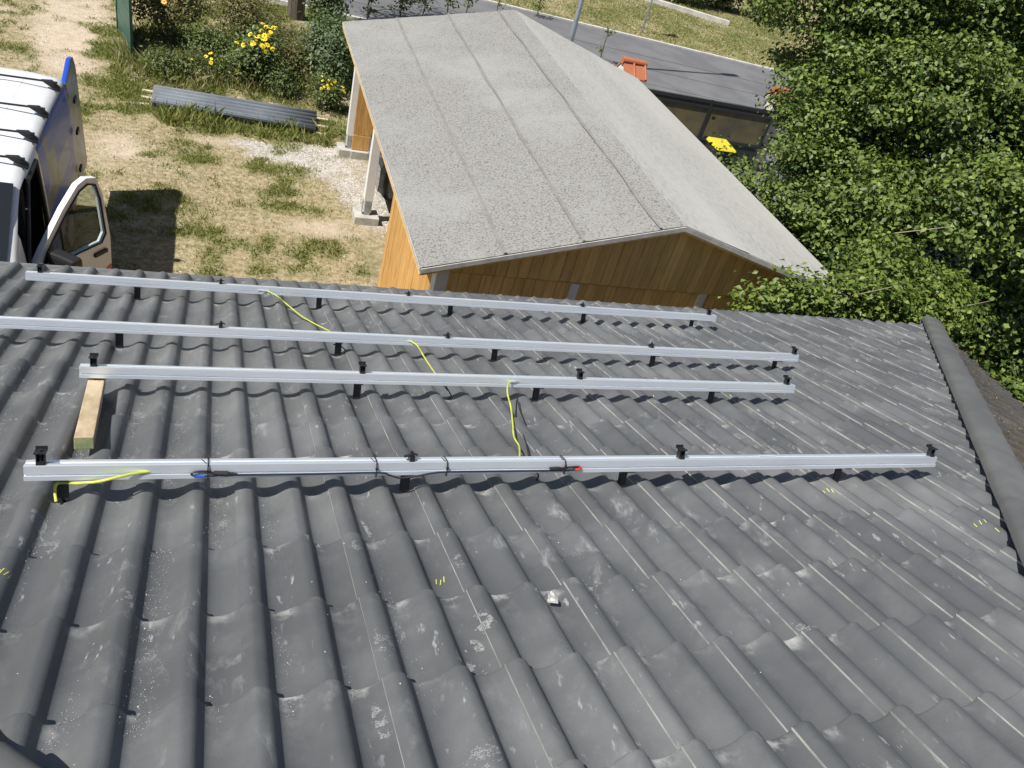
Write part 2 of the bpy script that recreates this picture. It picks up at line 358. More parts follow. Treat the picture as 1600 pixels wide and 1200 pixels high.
def ground_material():
    m = bpy.data.materials.new('meadow_soil'); m.use_nodes = True; t = m.node_tree; N = t.nodes; L = t.links; b = N['Principled BSDF']
    b.inputs['Roughness'].default_value = .95; b.inputs['Specular IOR Level'].default_value = .2
    geo = N.new('ShaderNodeNewGeometry'); a = N.new('ShaderNodeAttribute'); a.attribute_name = 'cover'
    sp = N.new('ShaderNodeSeparateColor'); L.new(a.outputs['Color'], sp.inputs[0])
    def noise(s, d=6):
        n = N.new('ShaderNodeTexNoise'); n.inputs['Scale'].default_value = s; n.inputs['Detail'].default_value = d; n.inputs['Roughness'].default_value = .65
        L.new(geo.outputs['Position'], n.inputs['Vector']); return n.outputs['Fac']
    def mr(s, a_, c_, lo=0., hi=1.):
        r = N.new('ShaderNodeMapRange'); r.inputs['From Min'].default_value = a_; r.inputs['From Max'].default_value = c_; r.inputs['To Min'].default_value = lo; r.inputs['To Max'].default_value = hi
        L.new(s, r.inputs['Value']); return r.outputs[0]
    def mix(f, A, B):
        x = N.new('ShaderNodeMix'); x.data_type = 'RGBA'; L.new(f, x.inputs['Factor'])
        for s, v in ((x.inputs['A'], A), (x.inputs['B'], B)):
            if isinstance(v, tuple): s.default_value = v + (1,)
            else: L.new(v, s)
        return x.outputs['Result']
    dry = mix(mr(noise(11), .38, .60), (.46, .385, .25), (.26, .215, .12))
    dirt = mix(mr(noise(7), .35, .65), (.60, .50, .385), (.46, .375, .275))
    green = mix(mr(noise(14), .38, .62), (.20, .195, .075), (.12, .135, .042))
    v = N.new('ShaderNodeTexVoronoi'); v.inputs['Scale'].default_value = 28; L.new(geo.outputs['Position'], v.inputs['Vector'])
    sv = N.new('ShaderNodeSeparateColor'); L.new(v.outputs['Color'], sv.inputs[0])
    grav = mix(sv.outputs[0], (.60, .57, .52), (.30, .275, .24))
    c = mix(sp.outputs[1], dry, dirt); c = mix(sp.outputs[2], c, grav); c = mix(sp.outputs[0], c, green)
    L.new(c, b.inputs['Base Color'])
    bp = N.new('ShaderNodeBump'); bp.inputs['Strength'].default_value = .9; bp.inputs['Distance'].default_value = .035
    L.new(noise(26, 8), bp.inputs['Height']); L.new(bp.outputs[0], b.inputs['Normal'])
    return m
ground.data.materials.clear(); ground.data.materials.append(ground_material())

RD = np.array([1, -.135, 0]); RD = RD / np.linalg.norm(RD); RN = np.array([-RD[1], RD[0], 0])
n0 = np.array([2.3, 17.12, 0]); f0 = np.array([9.1, 21.62, 0])
near_off = float(n0 @ RN); far_off = float(f0 @ RN)
def roadpt(s, off, z): return RD * s + RN * off + np.array([0, 0, z])
def strip(name, o0, o1, z, m, s0=-60, s1=120, step=2.0, thick=.3):
    b = MB(); S = np.arange(s0, s1, step)
    b.grid([[roadpt(s, o0, z - thick), roadpt(s, o0, z), roadpt(s, o1, z), roadpt(s, o1, z - thick)] for s in S]); return b.build(name, m)
structure(strip('road', near_off, far_off, .055, 'asphalt'))
structure(strip('kerb', far_off + .003, far_off + .14, .10, 'kerb'))
structure(strip('kerb', near_off - .14, near_off - .003, .10, 'kerb', s1=4.5))
for off in (1.55, 3.1):
    structure(strip('road_seam', near_off + off, near_off + off + .035, .0592, 'seam_tar', thick=.003))
b = MB(); b.box((6.6, 8.7, -.2), (30, 16.6, .045)); structure(b.build('driveway', 'asphalt'))
b = MB(); b.box((6.9, .2, -.2), (30, 8.69, .041)); structure(b.build('yard_paving', 'paving'))

# ---------------------------------------------------------------- the house roof
house = thing('house', 'house whose dark grey pantile hip roof fills the foreground', 'house')
TAIL = [-6, -5, -4, -3, -2, -1, 0, 1, 2, 3, 4.03, 5.06, 6.11, 7.16, 8.22, 9.28, 10.36, 11.48, 12.72]
TT = .0175
def hipR(v): return 2.55 + .955 * (v + .056)
def hipL(v): return -.85 - .955 * (v + .447)
va = -2.02; ua = .5 * (hipR(va) + hipL(va)); ve = 12.9 * G
b = MB()                                       # roof deck below the tiles: four hipped faces
A = r2w(ua, va, -.10); R1 = r2w(hipR(ve), ve, -.10); L1 = r2w(hipL(ve), ve, -.10)
bk = 2 * A[1] - R1[1]; R2 = np.array([R1[0], bk, R1[2]]); L2 = np.array([L1[0], bk, L1[2]])
dn = np.array([0, 0, -.12])
for tri in ((L1, R1, A), (R1, R2, A), (R2, L2, A), (L2, L1, A)): b.add([p for p in tri] + [p + dn for p in tri], [(0, 1, 2), (5, 4, 3), (0, 3, 4, 1), (1, 4, 5, 2), (2, 5, 3, 0)])
roof = b.build('roof', 'dark', house)
b = MB(); b.box((L1[0] + .5, bk + .5, -.1), (R1[0] - .5, R1[1] - .5, 2.3)); b.build('wall', 'render', house)
P_ = .15
_wx = np.array([0, .07, .13, .17, .22, .275, .33, .42, .54, .66, .78, .88, .95, 1.])
_wy = np.array([1, .95, .82, .60, -.05, -.68, -.90, -1., -.93, -.62, -.05, .55, .90, 1.])
_tx = np.linspace(0, 1, 401)[:-1]; _ty = np.interp(_tx, _wx, _wy)
for _k in range(2): _ty = np.convolve(np.r_[_ty[-6:], _ty, _ty[:6]], np.ones(13) / 13, 'valid')
def wave(x):                                   # roll with a short steep right flank and a broad pan
    return .0188 * np.interp(((np.asarray(x, float) - .030) / P_) % 1, np.r_[_tx, 1], np.r_[_ty, _ty[0]])
def tile_mesh(name='roof_tile'):
    xs = np.linspace(0, .312, 49)
    step = .0068 * np.clip(1 - xs / .05, 0, 1) ** 1.0
    under = -.006 * np.clip((xs - .298) / .014, 0, 1)
    zx = wave(xs) + step + under
    ys = np.array([-.405, -.2, -.05, -.009, -.003, 0.]); dz = np.array([0, 0, 0, 0, -.0006, -.0024])
    V = []; D = []
    val = np.clip(-wave(xs) / .018, 0, 1) ** 1.5
    for y, d in zip(ys, dz):
        for x, z, q in zip(xs, zx, val): V.append((x, y, z + y * TT / G + d)); D.append((q * .9 + .12) * max(0, 1 + y / .055))
    n = len(xs); F = [(r * n + c, r * n + c + 1, (r + 1) * n + c + 1, (r + 1) * n + c) for r in range(len(ys) - 1) for c in range(n - 1)]; mi = [0] * len(F); top = len(F)
    b0 = len(V)                                # tail lip
    for x, z in zip(xs, zx): V.append((x, 0, z - .0024)); D.append(.3)
    for x, z in zip(xs, zx): V.append((x, -.002, z - TT + .002)); D.append(.3)
    F += [(b0 + c, b0 + c + 1, b0 + n + c + 1, b0 + n + c) for c in range(n - 1)]; mi += [0] * (n - 1)
    b1 = len(V)                                # raw pale left edge
    for y, d in zip(ys, dz): V.append((0, y, zx[0] + y * TT / G + d)); D.append(0)
    for y, d in zip(ys, dz): V.append((.001, y, zx[0] + y * TT / G - .0082)); D.append(0)
    k = len(ys); F += [(b1 + r, b1 + r + 1, b1 + k + r + 1, b1 + k + r) for r in range(k - 1)]; mi += [1] * (k - 1)
    me = bpy.data.meshes.new(name); me.from_pydata(V, [], F)
    for m in ('tile', 'tile_edge'): me.materials.append(MT[m])
    me.polygons.foreach_set('material_index', mi); me.polygons.foreach_set('use_smooth', [i < top for i in range(len(F))])
    a = me.attributes.new('dust', 'FLOAT', 'POINT'); a.data.foreach_set('value', np.array(D, np.float32)); return me
TM = tile_mesh()
RX = Matrix.Rotation(-TH, 4, 'X')
cand = []
for jn, tj in enumerate(TAIL):
    v = tj * G
    for i in range(-26, 32):
        u = i * .3
        if u + .31 < min(hipL(v), hipL(v - .4)) or u > max(hipR(v), hipR(v - .4)): continue
        if v < va: continue
        c = r2w(u + .15, v - .16, 0); p, d = px(c)
        vis = d[0] > .2 and -140 < p[0][0] < 1740 and -60 < p[0][1] < 1420
        cand.append((d[0] if vis else 99 + d[0], vis, u, v, jn))
cand.sort(key=lambda t: t[0])
def clip_bm(bm, co_, no): bmesh.ops.bisect_plane(bm, geom=bm.verts[:] + bm.edges[:] + bm.faces[:], plane_co=co_, plane_no=no, clear_outer=True, dist=1e-6)
hr0, hr1 = Vector(r2w(hipR(0), 0)), Vector(r2w(hipR(1), 1)); hl0, hl1 = Vector(r2w(hipL(0), 0)), Vector(r2w(hipL(1), 1))
def plan_normal(p, q, sgn): d = q - p; n = Vector((d.y, -d.x, 0)).normalized(); return n * sgn
nR = plan_normal(hr0, hr1, 1); nR = nR if nR.x > 0 else -nR
nL = plan_normal(hl0, hl1, 1); nL = nL if nL.x < 0 else -nL
rest = bmesh.new(); nobj = 0
jit = random.Random(8)
for dist, vis, u, v, jn in cand:
    gau = (TAIL[jn] - TAIL[jn - 1]) if jn else 1.
    mtx = Matrix.Translation(Vector(r2w(u, v, jit.uniform(-.0012, .0012)))) @ RX @ Matrix.Rotation(jit.uniform(-.0035, .0035), 4, 'Z') @ Matrix.Rotation(jit.uniform(-.0022, .0022), 4, 'X') @ Matrix.Diagonal((1, max(1., gau), 1, 1))
    cutR = u + .33 > min(hipR(v), hipR(v - .42)); cutL = u - .02 < max(hipL(v), hipL(v - .42))
    if vis and nobj < 300:
        me = TM
        if cutR or cutL:
            me = TM.copy(); bm = bmesh.new(); bm.from_mesh(me); inv = mtx.inverted()
            for c_, h0, n_ in ((cutR, hr0, nR), (cutL, hl0, nL)):
                if c_:
                    n2 = (mtx.to_3x3().transposed() @ n_).normalized(); clip_bm(bm, inv @ (h0 - n_ * .045), n2)
            if not bm.faces: bm.free(); continue
            bm.to_mesh(me); bm.free()
        o = bpy.data.objects.new('roof_tile', me); COL.objects.link(o); o.parent = roof; o.matrix_local = mtx; nobj += 1
    else:
        bm = bmesh.new(); bm.from_mesh(TM); bm.transform(mtx)
        for c_, h0, n_ in ((cutR, hr0, nR), (cutL, hl0, nL)):
            if c_: clip_bm(bm, h0 - n_ * .045, n_)
        tmp = bpy.data.meshes.new('t'); bm.to_mesh(tmp); bm.free(); rest.from_mesh(tmp); bpy.data.meshes.remove(tmp)
me = bpy.data.meshes.new('roof_tile'); rest.to_mesh(me); rest.free()
for m in ('tile', 'tile_edge'): me.materials.append(MT[m])
o = bpy.data.objects.new('roof_tile', me); COL.objects.link(o); o.parent = roof; o['kind'] = 'stuff'
# the face beyond the right hip
sR = .380 / .955 * ST / .3630 if False else ST / .955
aR = math.atan(sR); cR, s_R = math.cos(aR), math.sin(aR)
hd = (hr1 - hr0)
def right_face(q, yy, w_): # q metres down that face from the hip apex height, yy along world Y
    return Vector((ua + q * cR + w_ * s_R, yy, float(A[2]) + .10 - q * s_R + w_ * cR))
far = bmesh.new()
qs = (float(A[2]) + .1 - EZ) / s_R
k = 0
while True:
    q = qs - k * .345
    if q < .5: break
    xq = ua + q * cR; yh = A[1] + (xq - ua) / .955 * CT
    for n in range(0, 14):
        y0 = yh - n * .3 + .55
        bm = bmesh.new(); bm.from_mesh(TM)
        m4 = Matrix.Translation(right_face(q, y0, 0)) @ Matrix.Rotation(aR, 4, 'Y') @ Matrix.Rotation(-math.pi / 2, 4, 'Z')
        bm.transform(m4); clip_bm(bm, hr0 + nR * .045, -nR)
        if bm.faces:
            tmp = bpy.data.meshes.new('t'); bm.to_mesh(tmp); far.from_mesh(tmp); bpy.data.meshes.remove(tmp)
        bm.free()
    k += 1
me = bpy.data.meshes.new('roof_tile'); far.to_mesh(me); far.free()
me.materials.append(MT['tile_brown']); me.materials.append(MT['tile_brown'])
o = bpy.data.objects.new('roof_tile', me); COL.objects.link(o); o.parent = roof; o['kind'] = 'stuff'; o['label'] = 'brownish tiles of the roof face beyond the hip'

def hip_caps(h0, h1, vs, side):
    d = (h1 - h0); L_ = d.length; d = d / L_
    sidev = Vector((d.y, -d.x, 0)).normalized(); upv = sidev.cross(d).normalized()
    if upv.z < 0: upv = -upv
    n = 15; v = vs; first = True; protos = {}
    for last in (True, False):
        b = MB(); rows = []
        for t, rr, lift in ((-.04, .098, .0), (.0, .099, .001), (.2, .1015, .002), (.385, .104, .005), (.393, .104, .0048), (.397, .1025, .003), (.397, .096, -.004)):
            row = []
            for q in range(n + 1):
                an = math.pi * (q / n); c_, s_ = math.cos(an), math.sin(an)
                row.append((rr * 1.02 * c_, t, -.012 + lift + rr * .66 * abs(s_) ** .62 + .0))
            rows.append(row)
        b.grid(rows)
        if last:
            e = rows[5]; b.add(e + [(p[0], p[1], -.05) for p in (e[-1], e[0])], [tuple(range(len(e) + 2))])
        b0 = b.build('hip_tile', 'cap', roof, smooth=True); protos[last] = b0
    mats = Matrix((( sidev.x, d.x, upv.x, 0), (sidev.y, d.y, upv.y, 0), (sidev.z, d.z, upv.z, 0), (0, 0, 0, 1)))
    dist_end = (ve + .02) * L_; k = 0
    used = {True: 0, False: 0}
    while True:
        s0 = dist_end - .397 - k * .35
        if s0 < va * L_ - .15: break
        last = (k == 0); src = protos[last]
        o = src if not used[last] else src.copy()
        if used[last]: COL.objects.link(o)
        used[last] += 1
        o.parent = roof
        p = h0 + d * s0
        o.matrix_local = Matrix.Translation(p + upv * .012) @ mats @ Matrix.Rotation(jit.uniform(-.006, .006), 4, 'Z') @ Matrix.Rotation(jit.uniform(-.004, .004), 4, 'X')
        k += 1
hip_caps(hr0, hr1, 0, 1); hip_caps(hl0, hl1, 0, -1)
# gutter along the eave
b = MB(); rows = []
for X in np.arange(L1[0] + .1, R1[0] - .1, .8):
    row = []
    for q in range(13):
        an = math.pi * (1 - q / 12); row.append((X, -.005 + .055 + .055 * math.cos(an), EZ - .085 - .055 * math.sin(an) + (0 if q < 12 else 0)))
    row.append((X, .110, EZ - .080)); row.append((X, .104, EZ - .078)); rows.append(row)
b.grid(rows); gut = b.build('gutter', 'zinc', house, smooth=True)
sm = gut.modifiers.new('solid', 'SOLIDIFY'); sm.thickness = .003

# ---------------------------------------------------------------- mounting rails, hooks, clamps
HOOKI = {0: (-2.66, .89, 3.78, 7.33), 1: (-2.72, .845, 3.85, 7.36), 2: (-2.70, .865, 3.87, 7.40, 10.54), 3: (-2.73, .93, 3.97, 7.47, 10.68)}
RAILS = [  # left i, left j, right i, right j (near bottom edge), clamp photo points
    (-2.96, 2.03, 8.97, 1.95, [(67, 718), (640, 714), (1057, 711), (1445, 708)]),
    (-2.93, 4.98, 9.07, 5.03, [(147, 570), (565, 581), (906, 592), (1232, 602)]),
    (-4.95, 7.12, 11.0, 7.08, [(-60, 490), (345, 511), (702, 531), (1023, 546), (1240, 553)]),
    (-4.68, 10.38, 11.30, 10.45, [(58, 430), (345, 443), (640, 464), (908, 478), (1110, 493)])]
RL = ['nearest aluminium mounting rail, with the black cable tied along its face', 'second aluminium rail from the camera, its left end beside the loose timber beam',
      'third aluminium rail from the camera, running out past the left edge', 'farthest aluminium rail, nearest the eave and the van']
RW0, RV0 = .075, -.050                         # rail underside above the tiles, and its offset up the slope of the hook risers
PROF = [(RV0 + d, RW0 + h) for d, h in ((.001, .0465), (-.001, .0455), (-.001, .019), (.007, .018), (.007, .015), (-.004, .014), (-.004, 0), (.044, 0), (.044, .0465), (.029, .0465), (.028, .0425), (.018, .0425), (.017, .0465))]
rail_near = []
for k, (i0, j0, i1, j1, cl) in enumerate(RAILS):
    u0, v0, u1, v1 = i0 * .3, j0 * G, i1 * .3, j1 * G
    base = r2w(u0, v0, 0)
    t = thing('mounting_rail', RL[k], 'mounting rail', base, 'solar mounting rails on the roof')
    rail_near.append((u0, v0 + RV0, u1, v1 + RV0))
    b = MB(); b.prism([r2w(u0, v0 + d, w_) for d, w_ in PROF], r2w(u1, v1, 0) - r2w(u0, v0, 0)); b.build('rail_profile', 'alu', t)
    vv = lambda u: v0 + (v1 - v0) * (u - u0) / (u1 - u0)
    us = (r2w(1, 0) - r2w(0, 0)) * .0175; vvv = r2w(0, 1) - r2w(0, 0); www = r2w(0, 0, 1) - r2w(0, 0, 0)
    for hi in HOOKI[k]:
        u = hi * .3; vb = vv(u); b = MB()
        b.obox(r2w(u, vb + .003, .032), us, vvv * .003, www * .070)           # riser
        b.obox(r2w(u, vb - .045, -.0395), us, vvv * .058, www * .003)         # arm running up under the tile above
        b.obox(r2w(u, vb - .026, .072), us * .9, vvv * .026, www * .003)      # seat under the rail
        b.build('roof_hook', 'hook', t, bevel=.001)
    top = RW0 + .0465; v0 += RV0; v1 += RV0
    for n, (cx, cy) in enumerate(cl):
        q = roofpt(cx, cy, top); u = q[0]; vb = vv(u); e = (r2w(1, 0) - r2w(0, 0)) * .80
        u = min(max(u, u0 + .03), u1 - .02); b = MB(); h = .036
        small = (k == 0 and n == 1) or (k >= 2 and 0 < n < len(cl) - 1)
        if small:
            b.obox(r2w(u, vb + .018, top + .009), e * .011, vvv * .016, www * .009)
            b.obox(r2w(u - .012, vb + .014, top + .020), e * .019 + www * .004, vvv * .006, www * .0025)
            b.obox(r2w(u + .008, vb + .02, top + .023), e * .016 - www * .004, vvv * .005, www * .0025)
            b.tube([r2w(u, vb + .018, top), r2w(u, vb + .018, top + .034)], .005, 8)
        else:
            b.obox(r2w(u, vb + .028, top + h / 2), e * .012, vvv * .002, www * h / 2)     # rear web
            b.obox(r2w(u - .0105, vb + .018, top + h / 2), e * .002, vvv * .010, www * h / 2)
            b.obox(r2w(u + .0105, vb + .018, top + h / 2), e * .002, vvv * .010, www * h / 2)
            b.obox(r2w(u, vb + .018, top + h + .0015), e * .020, vvv * .018, www * .002)  # top plate with a turned up lip
            b.obox(r2w(u, vb + .037, top + h + .007), e * .020, vvv * .0015, www * .005)
            b.tube([r2w(u, vb + .018, top), r2w(u, vb + .018, top + h + .008)], .0055, 6)
            b.obox(r2w(u, vb + .012, top + .004), e * .013, vvv * .011, www * .004)
        b.build('module_clamp', 'black', t)
    if k == 0:
        b = MB(); b.obox(r2w(.3 * 5.93, vv(.3 * 5.93) + .03 , top + .0012), e * .05, vvv * .004, www * .001); b.build('swarf', 'paper', t)

# ---------------------------------------------------------------- cables on the roof
def onroof(x, y, h): q = roofpt(x, y, h); return r2w(q[0], q[1], h)
def cable(name, pts, r, m, label, cat, group=None, lug=None):
    P = spline([onroof(*p) for p in pts], 7); b = MB(); b.tube(P, r, 8)
    t = b.build(name, m, None, smooth=True, origin=tuple(P[0])); tag(t, label, cat, group)
    if lug:
        a = onroof(*lug[0]); c = onroof(*lug[1]); b = MB(); b.tube([a, a + (c - a) * .55], .0055, 8); m_ = a + (c - a) * .78; d = (c - a) / np.linalg.norm(c - a)
        b.obox(m_, d * np.linalg.norm(c - a) * .25, np.cross(d, [0, 0, 1]) * .001, np.array([0, 0, 1]) * .006); b.build('cable_lug', 'tin', t)
    return t
EG = 'yellow earthing cables between the rails'
cable('earth_cable', [(418, 455, .097), (432, 462, .09), (449, 476, .04), (470, 493, .025), (490, 505, .025), (512, 516, .04), (522, 522, .06)], .0040, 'yellow', 'yellow earthing cable between the farthest rail and the third rail', 'cable', EG, ((420, 455, .097), (404, 455, .097)))
cable('earth_cable', [(643, 534, .097), (652, 540, .088), (663, 558, .035), (672, 572, .025), (682, 586, .03), (690, 594, .05)], .0040, 'yellow', 'short yellow earthing cable between the third rail and the second rail', 'cable', EG, ((644, 534, .097), (628, 532, .097)))
cable('earth_cable', [(800, 597, .1), (794, 601, .105), (793, 615, .088), (798, 635, .04), (801, 660, .025), (803, 682, .02), (811, 697, .025), (812, 712, .05), (811, 720, .06)], .0040, 'yellow', 'long yellow earthing cable hanging from the second rail to the nearest rail', 'cable', EG, ((798, 597, .102), (810, 597, .102)))
cable('earth_cable', [(266, 733, .098), (240, 736, .098), (205, 741, .097), (170, 749, .088), (150, 753, .078), (120, 755, .066), (98, 754, .055), (88, 757, .045), (86, 770, .015), (88, 784, -.005)], .0044, 'yellow', 'yellow earthing cable curling round the left end of the nearest rail', 'cable', EG, ((264, 733, .098), (290, 732, .098)))
def face(u, w_, d=-.007):
    w_ = w_ + .0195; u0, v0, u1, v1 = rail_near[0]; return r2w(u, v0 + (v1 - v0) * (u - u0) / (u1 - u0) + d, w_)
def railu(x, y): return roofpt(x, y, .095)[0]
def facecable(name, pts, r, m, label, cat):
    P = spline([face(railu(x, y), w_, d) for x, y, w_, d in pts], 7); b = MB(); b.tube(P, r, 8); t = b.build(name, m, None, smooth=True, origin=tuple(P[0])); return tag(t, label, cat)
sc1 = facecable('solar_cable', [(372, 741, .068, -.009), (480, 741, .067, -.009), (590, 738, .069, -.009), (612, 742, .060, -.012), (632, 747, .050, -.014), (655, 744, .055, -.013), (690, 737, .067, -.009), (760, 736, .068, -.009), (840, 734, .067, -.009), (890, 732, .066, -.009)], .0032, 'blackpl', 'thin black cable tied along the face of the nearest rail', 'cable')
b = MB(); b.tube([face(railu(372, 741), .068), face(railu(358, 740), .070), face(railu(356, 740), .071)], [.004, .0075, .0075], 10); b.tube([face(railu(356, 739), .071), face(railu(334, 737), .074)], [.0095, .0085], 10); b.build('plug_connector', 'blackpl', sc1)
sc2 = facecable('cable_loop', [(336, 737, .076, -.009), (318, 733, .082, -.009), (304, 733, .080, -.009), (299, 737, .073, -.01), (306, 741, .066, -.009), (322, 741, .065, -.009), (340, 741, .067, -.009)], .0033, 'blackpl', 'small black cable loop with a blue mark on the nearest rail', 'cable')
b = MB(); b.tube(spline([face(railu(303, 736), .0725, -.0102), face(railu(306, 740.5), .066, -.0102), face(railu(320, 741), .0652, -.0102)], 5), .0042, 8); b.build('blue_mark', 'blue', sc2, smooth=True)
sc3 = facecable('cable_loop', [(862, 727, .072, -.009), (880, 725, .079, -.009), (896, 723, .081, -.009), (903, 727, .075, -.01), (900, 731, .069, -.009), (880, 733, .067, -.009), (850, 735, .066, -.009)], .0033, 'blackpl', 'small black cable loop with a red mark on the nearest rail', 'cable')
b = MB(); b.tube(spline([face(railu(896, 723.5), .081, -.0102), face(railu(903, 727), .075, -.0112), face(railu(899, 731.5), .0687, -.0102)], 5), .0043, 8); b.build('red_mark', 'red', sc3, smooth=True)
b = MB(); b.tube([face(railu(878, 726), .074), face(railu(868, 727), .073), face(railu(866, 727), .073)], [.004, .008, .009], 10); b.tube([face(railu(866, 727), .073), face(railu(856, 728), .073)], [.0085, .007], 10); b.build('plug_connector', 'blackpl', sc3)
for n, (x, lab) in enumerate(((325, 'black cable tie crossing the nearest rail beside the blue-marked loop'), (588, 'black cable tie on the nearest rail just left of the middle hook'), (699, 'black cable tie on the nearest rail just right of the middle hook'), (886, 'black cable tie on the nearest rail beside the red-marked loop'))):
    u = railu(x, 735); b = MB(); pr = [(-.010, .054), (-.011, .075), (-.004, .104), (.018, .1055), (.046, .104), (.0475, .07), (.046, .054), (.015, .053), (-.008, .0525)]
    b.tube([face(u, w_, d) for d, w_ in pr] + [face(u, .056, -.011)], .0022, 6); b.obox(face(u, .083, -.011), (.004, 0, 0), (0, .003, 0), (0, 0, .004)); b.tube([face(u, .0985, .004), face(u - .02, .115, .01)], .0016, 5)
    tag(b.build('cable_tie', 'blackpl', None, origin=tuple(face(u, .05))), lab, 'cable tie', 'cable ties round the nearest rail')
WG = 'thin black wires hanging behind the rails'
for pts, lab in (([(808, 621, .03), (812, 640, .005), (820, 660, -.01), (822, 664, -.012)], 'upper thin black wire dangling beside the long yellow cable'),
                 ([(811, 657, .0), (816, 675, 0), (822, 693, 0), (826, 712, .03)], 'lower thin black wire dangling beside the long yellow cable'),
                 ([(838, 738, .05), (841, 742, .03), (840, 748, .01), (834, 752, -.01), (826, 754, -.014)], 'short black wire curling under the nearest rail'),
                 ([(521, 538, .05), (532, 541, .03), (541, 549, .0), (536, 555, -.012)], 'small black wire loop beside a hook of the third rail'),
                 ([(697, 604, .05), (703, 614, .01), (705, 620, -.012), (699, 624, -.014)], 'thin black wire hanging below the middle of the second rail')):
    P = spline([onroof(*p) for p in pts], 6); b = MB(); b.tube(P, .0032, 6); tag(b.build('black_wire', 'blackpl', None, smooth=True, origin=tuple(P[0])), lab, 'wire', WG)

# loose timber, chips, broken tile piece
ta = roofpt(152, 596, .04); tb = roofpt(131, 694, .04); d = np.array([tb[0] - ta[0], tb[1] - ta[1]]); 
dr = (r2w(tb[0], tb[1], .045) - r2w(ta[0], ta[1], .045)); L_ = np.linalg.norm(dr); dr /= L_; up = r2w(0, 0, 1) - r2w(0, 0, 0); sd = np.cross(dr, up)
c = (r2w(ta[0], ta[1], .043) + r2w(tb[0], tb[1], .043)) / 2
b = MB(); b.obox(c, dr * L_ / 2, sd * .03, up * .022); bo = b.build('timber_beam', ['timber', 'timber_end'], None, bevel=.003, origin=tuple(c))
for p in bo.data.polygons:
    if abs(p.normal.dot(Vector(dr))) > .9: p.material_index = 1
tag(bo, 'short weathered timber beam with a mossy green end lying on the tiles', 'timber')
c = onroof(864, 940, .0); b = MB(); n_ = r2w(0, 0, 1) - r2w(0, 0, 0)
b.prism([onroof(855, 941, .0), onroof(872, 943, .0), onroof(870, 936, .010), onroof(861, 926, .013), onroof(856, 931, .010)], n_ * .006); o = b.build('tile_fragment', 'fragment', None, origin=tuple(c))
tag(o, 'white broken fragment lying on a tile in the middle of the roof', 'debris')
# pale chips and dust flakes scattered in the valleys
V = []; F = []
def chip(P, n_, s, r):
    a = np.cross(n_, [r.random() - .5, r.random() - .5, r.random() - .5]); a /= np.linalg.norm(a) + 1e-9; c_ = np.cross(n_, a); k = len(V)
    V.extend([P + a * s, P + c_ * s * .7, P - a * s, P - c_ * s * .7, P + n_ * s * .7]); F.extend([(k, k + 1, k + 4), (k + 1, k + 2, k + 4), (k + 2, k + 3, k + 4), (k + 3, k, k + 4)])
def tilez(u, v):
    x = u % .3; tj = [t * G for t in TAIL if t * G >= v - 1e-9]; t_ = tj[0] if tj else TAIL[-1] * G
    return float(wave(np.array(x))) + .0068 * max(0, 1 - x / .05) - (t_ - v) * TT / G
r = np.random.default_rng(4); up = n_
streams = [(-.75 + .15 * k, w_) for k, w_ in ((-3, .5), (-2, .8), (-1, .9), (0, 1.), (1, 1.), (2, .9), (3, .7), (4, .45), (5, .3), (6, .25), (8, .15), (10, .1))]
cnt = 0
for q in range(34000):
    s0, w_ = streams[r.integers(len(streams))]
    if r.random() > w_: continue
    vc = r.uniform(-.4, 3.4); u = round((s0 - .105) / .15) * .15 + .098 + r.normal(0, .017)
    if fbm(np.array([u * 3]), np.array([vc]), 2.4, 3)[0] < .50 + .05 * (s0 > .2): continue
    V_ = r2w(u, vc, tilez(u, vc) + .001); chip(V_, up, r.uniform(.0005, .0014) * (1.0 if r.random() < .95 else 2.0), r)
for q in range(500):
    u = r.uniform(-1.5, 6); vc = r.uniform(-.5, 4.1); chip(r2w(u, vc, tilez(u, vc) + .001), up, r.uniform(.0012, .003), r)
o = fast('white_chips', V, F, 'paper', nper=3); tag(o, 'white drilling chips and flakes scattered in the tile valleys', 'debris', kind='stuff')
V = []; F = []                                 # chalky boot scuffs: tiny flakes rubbed onto the tiles
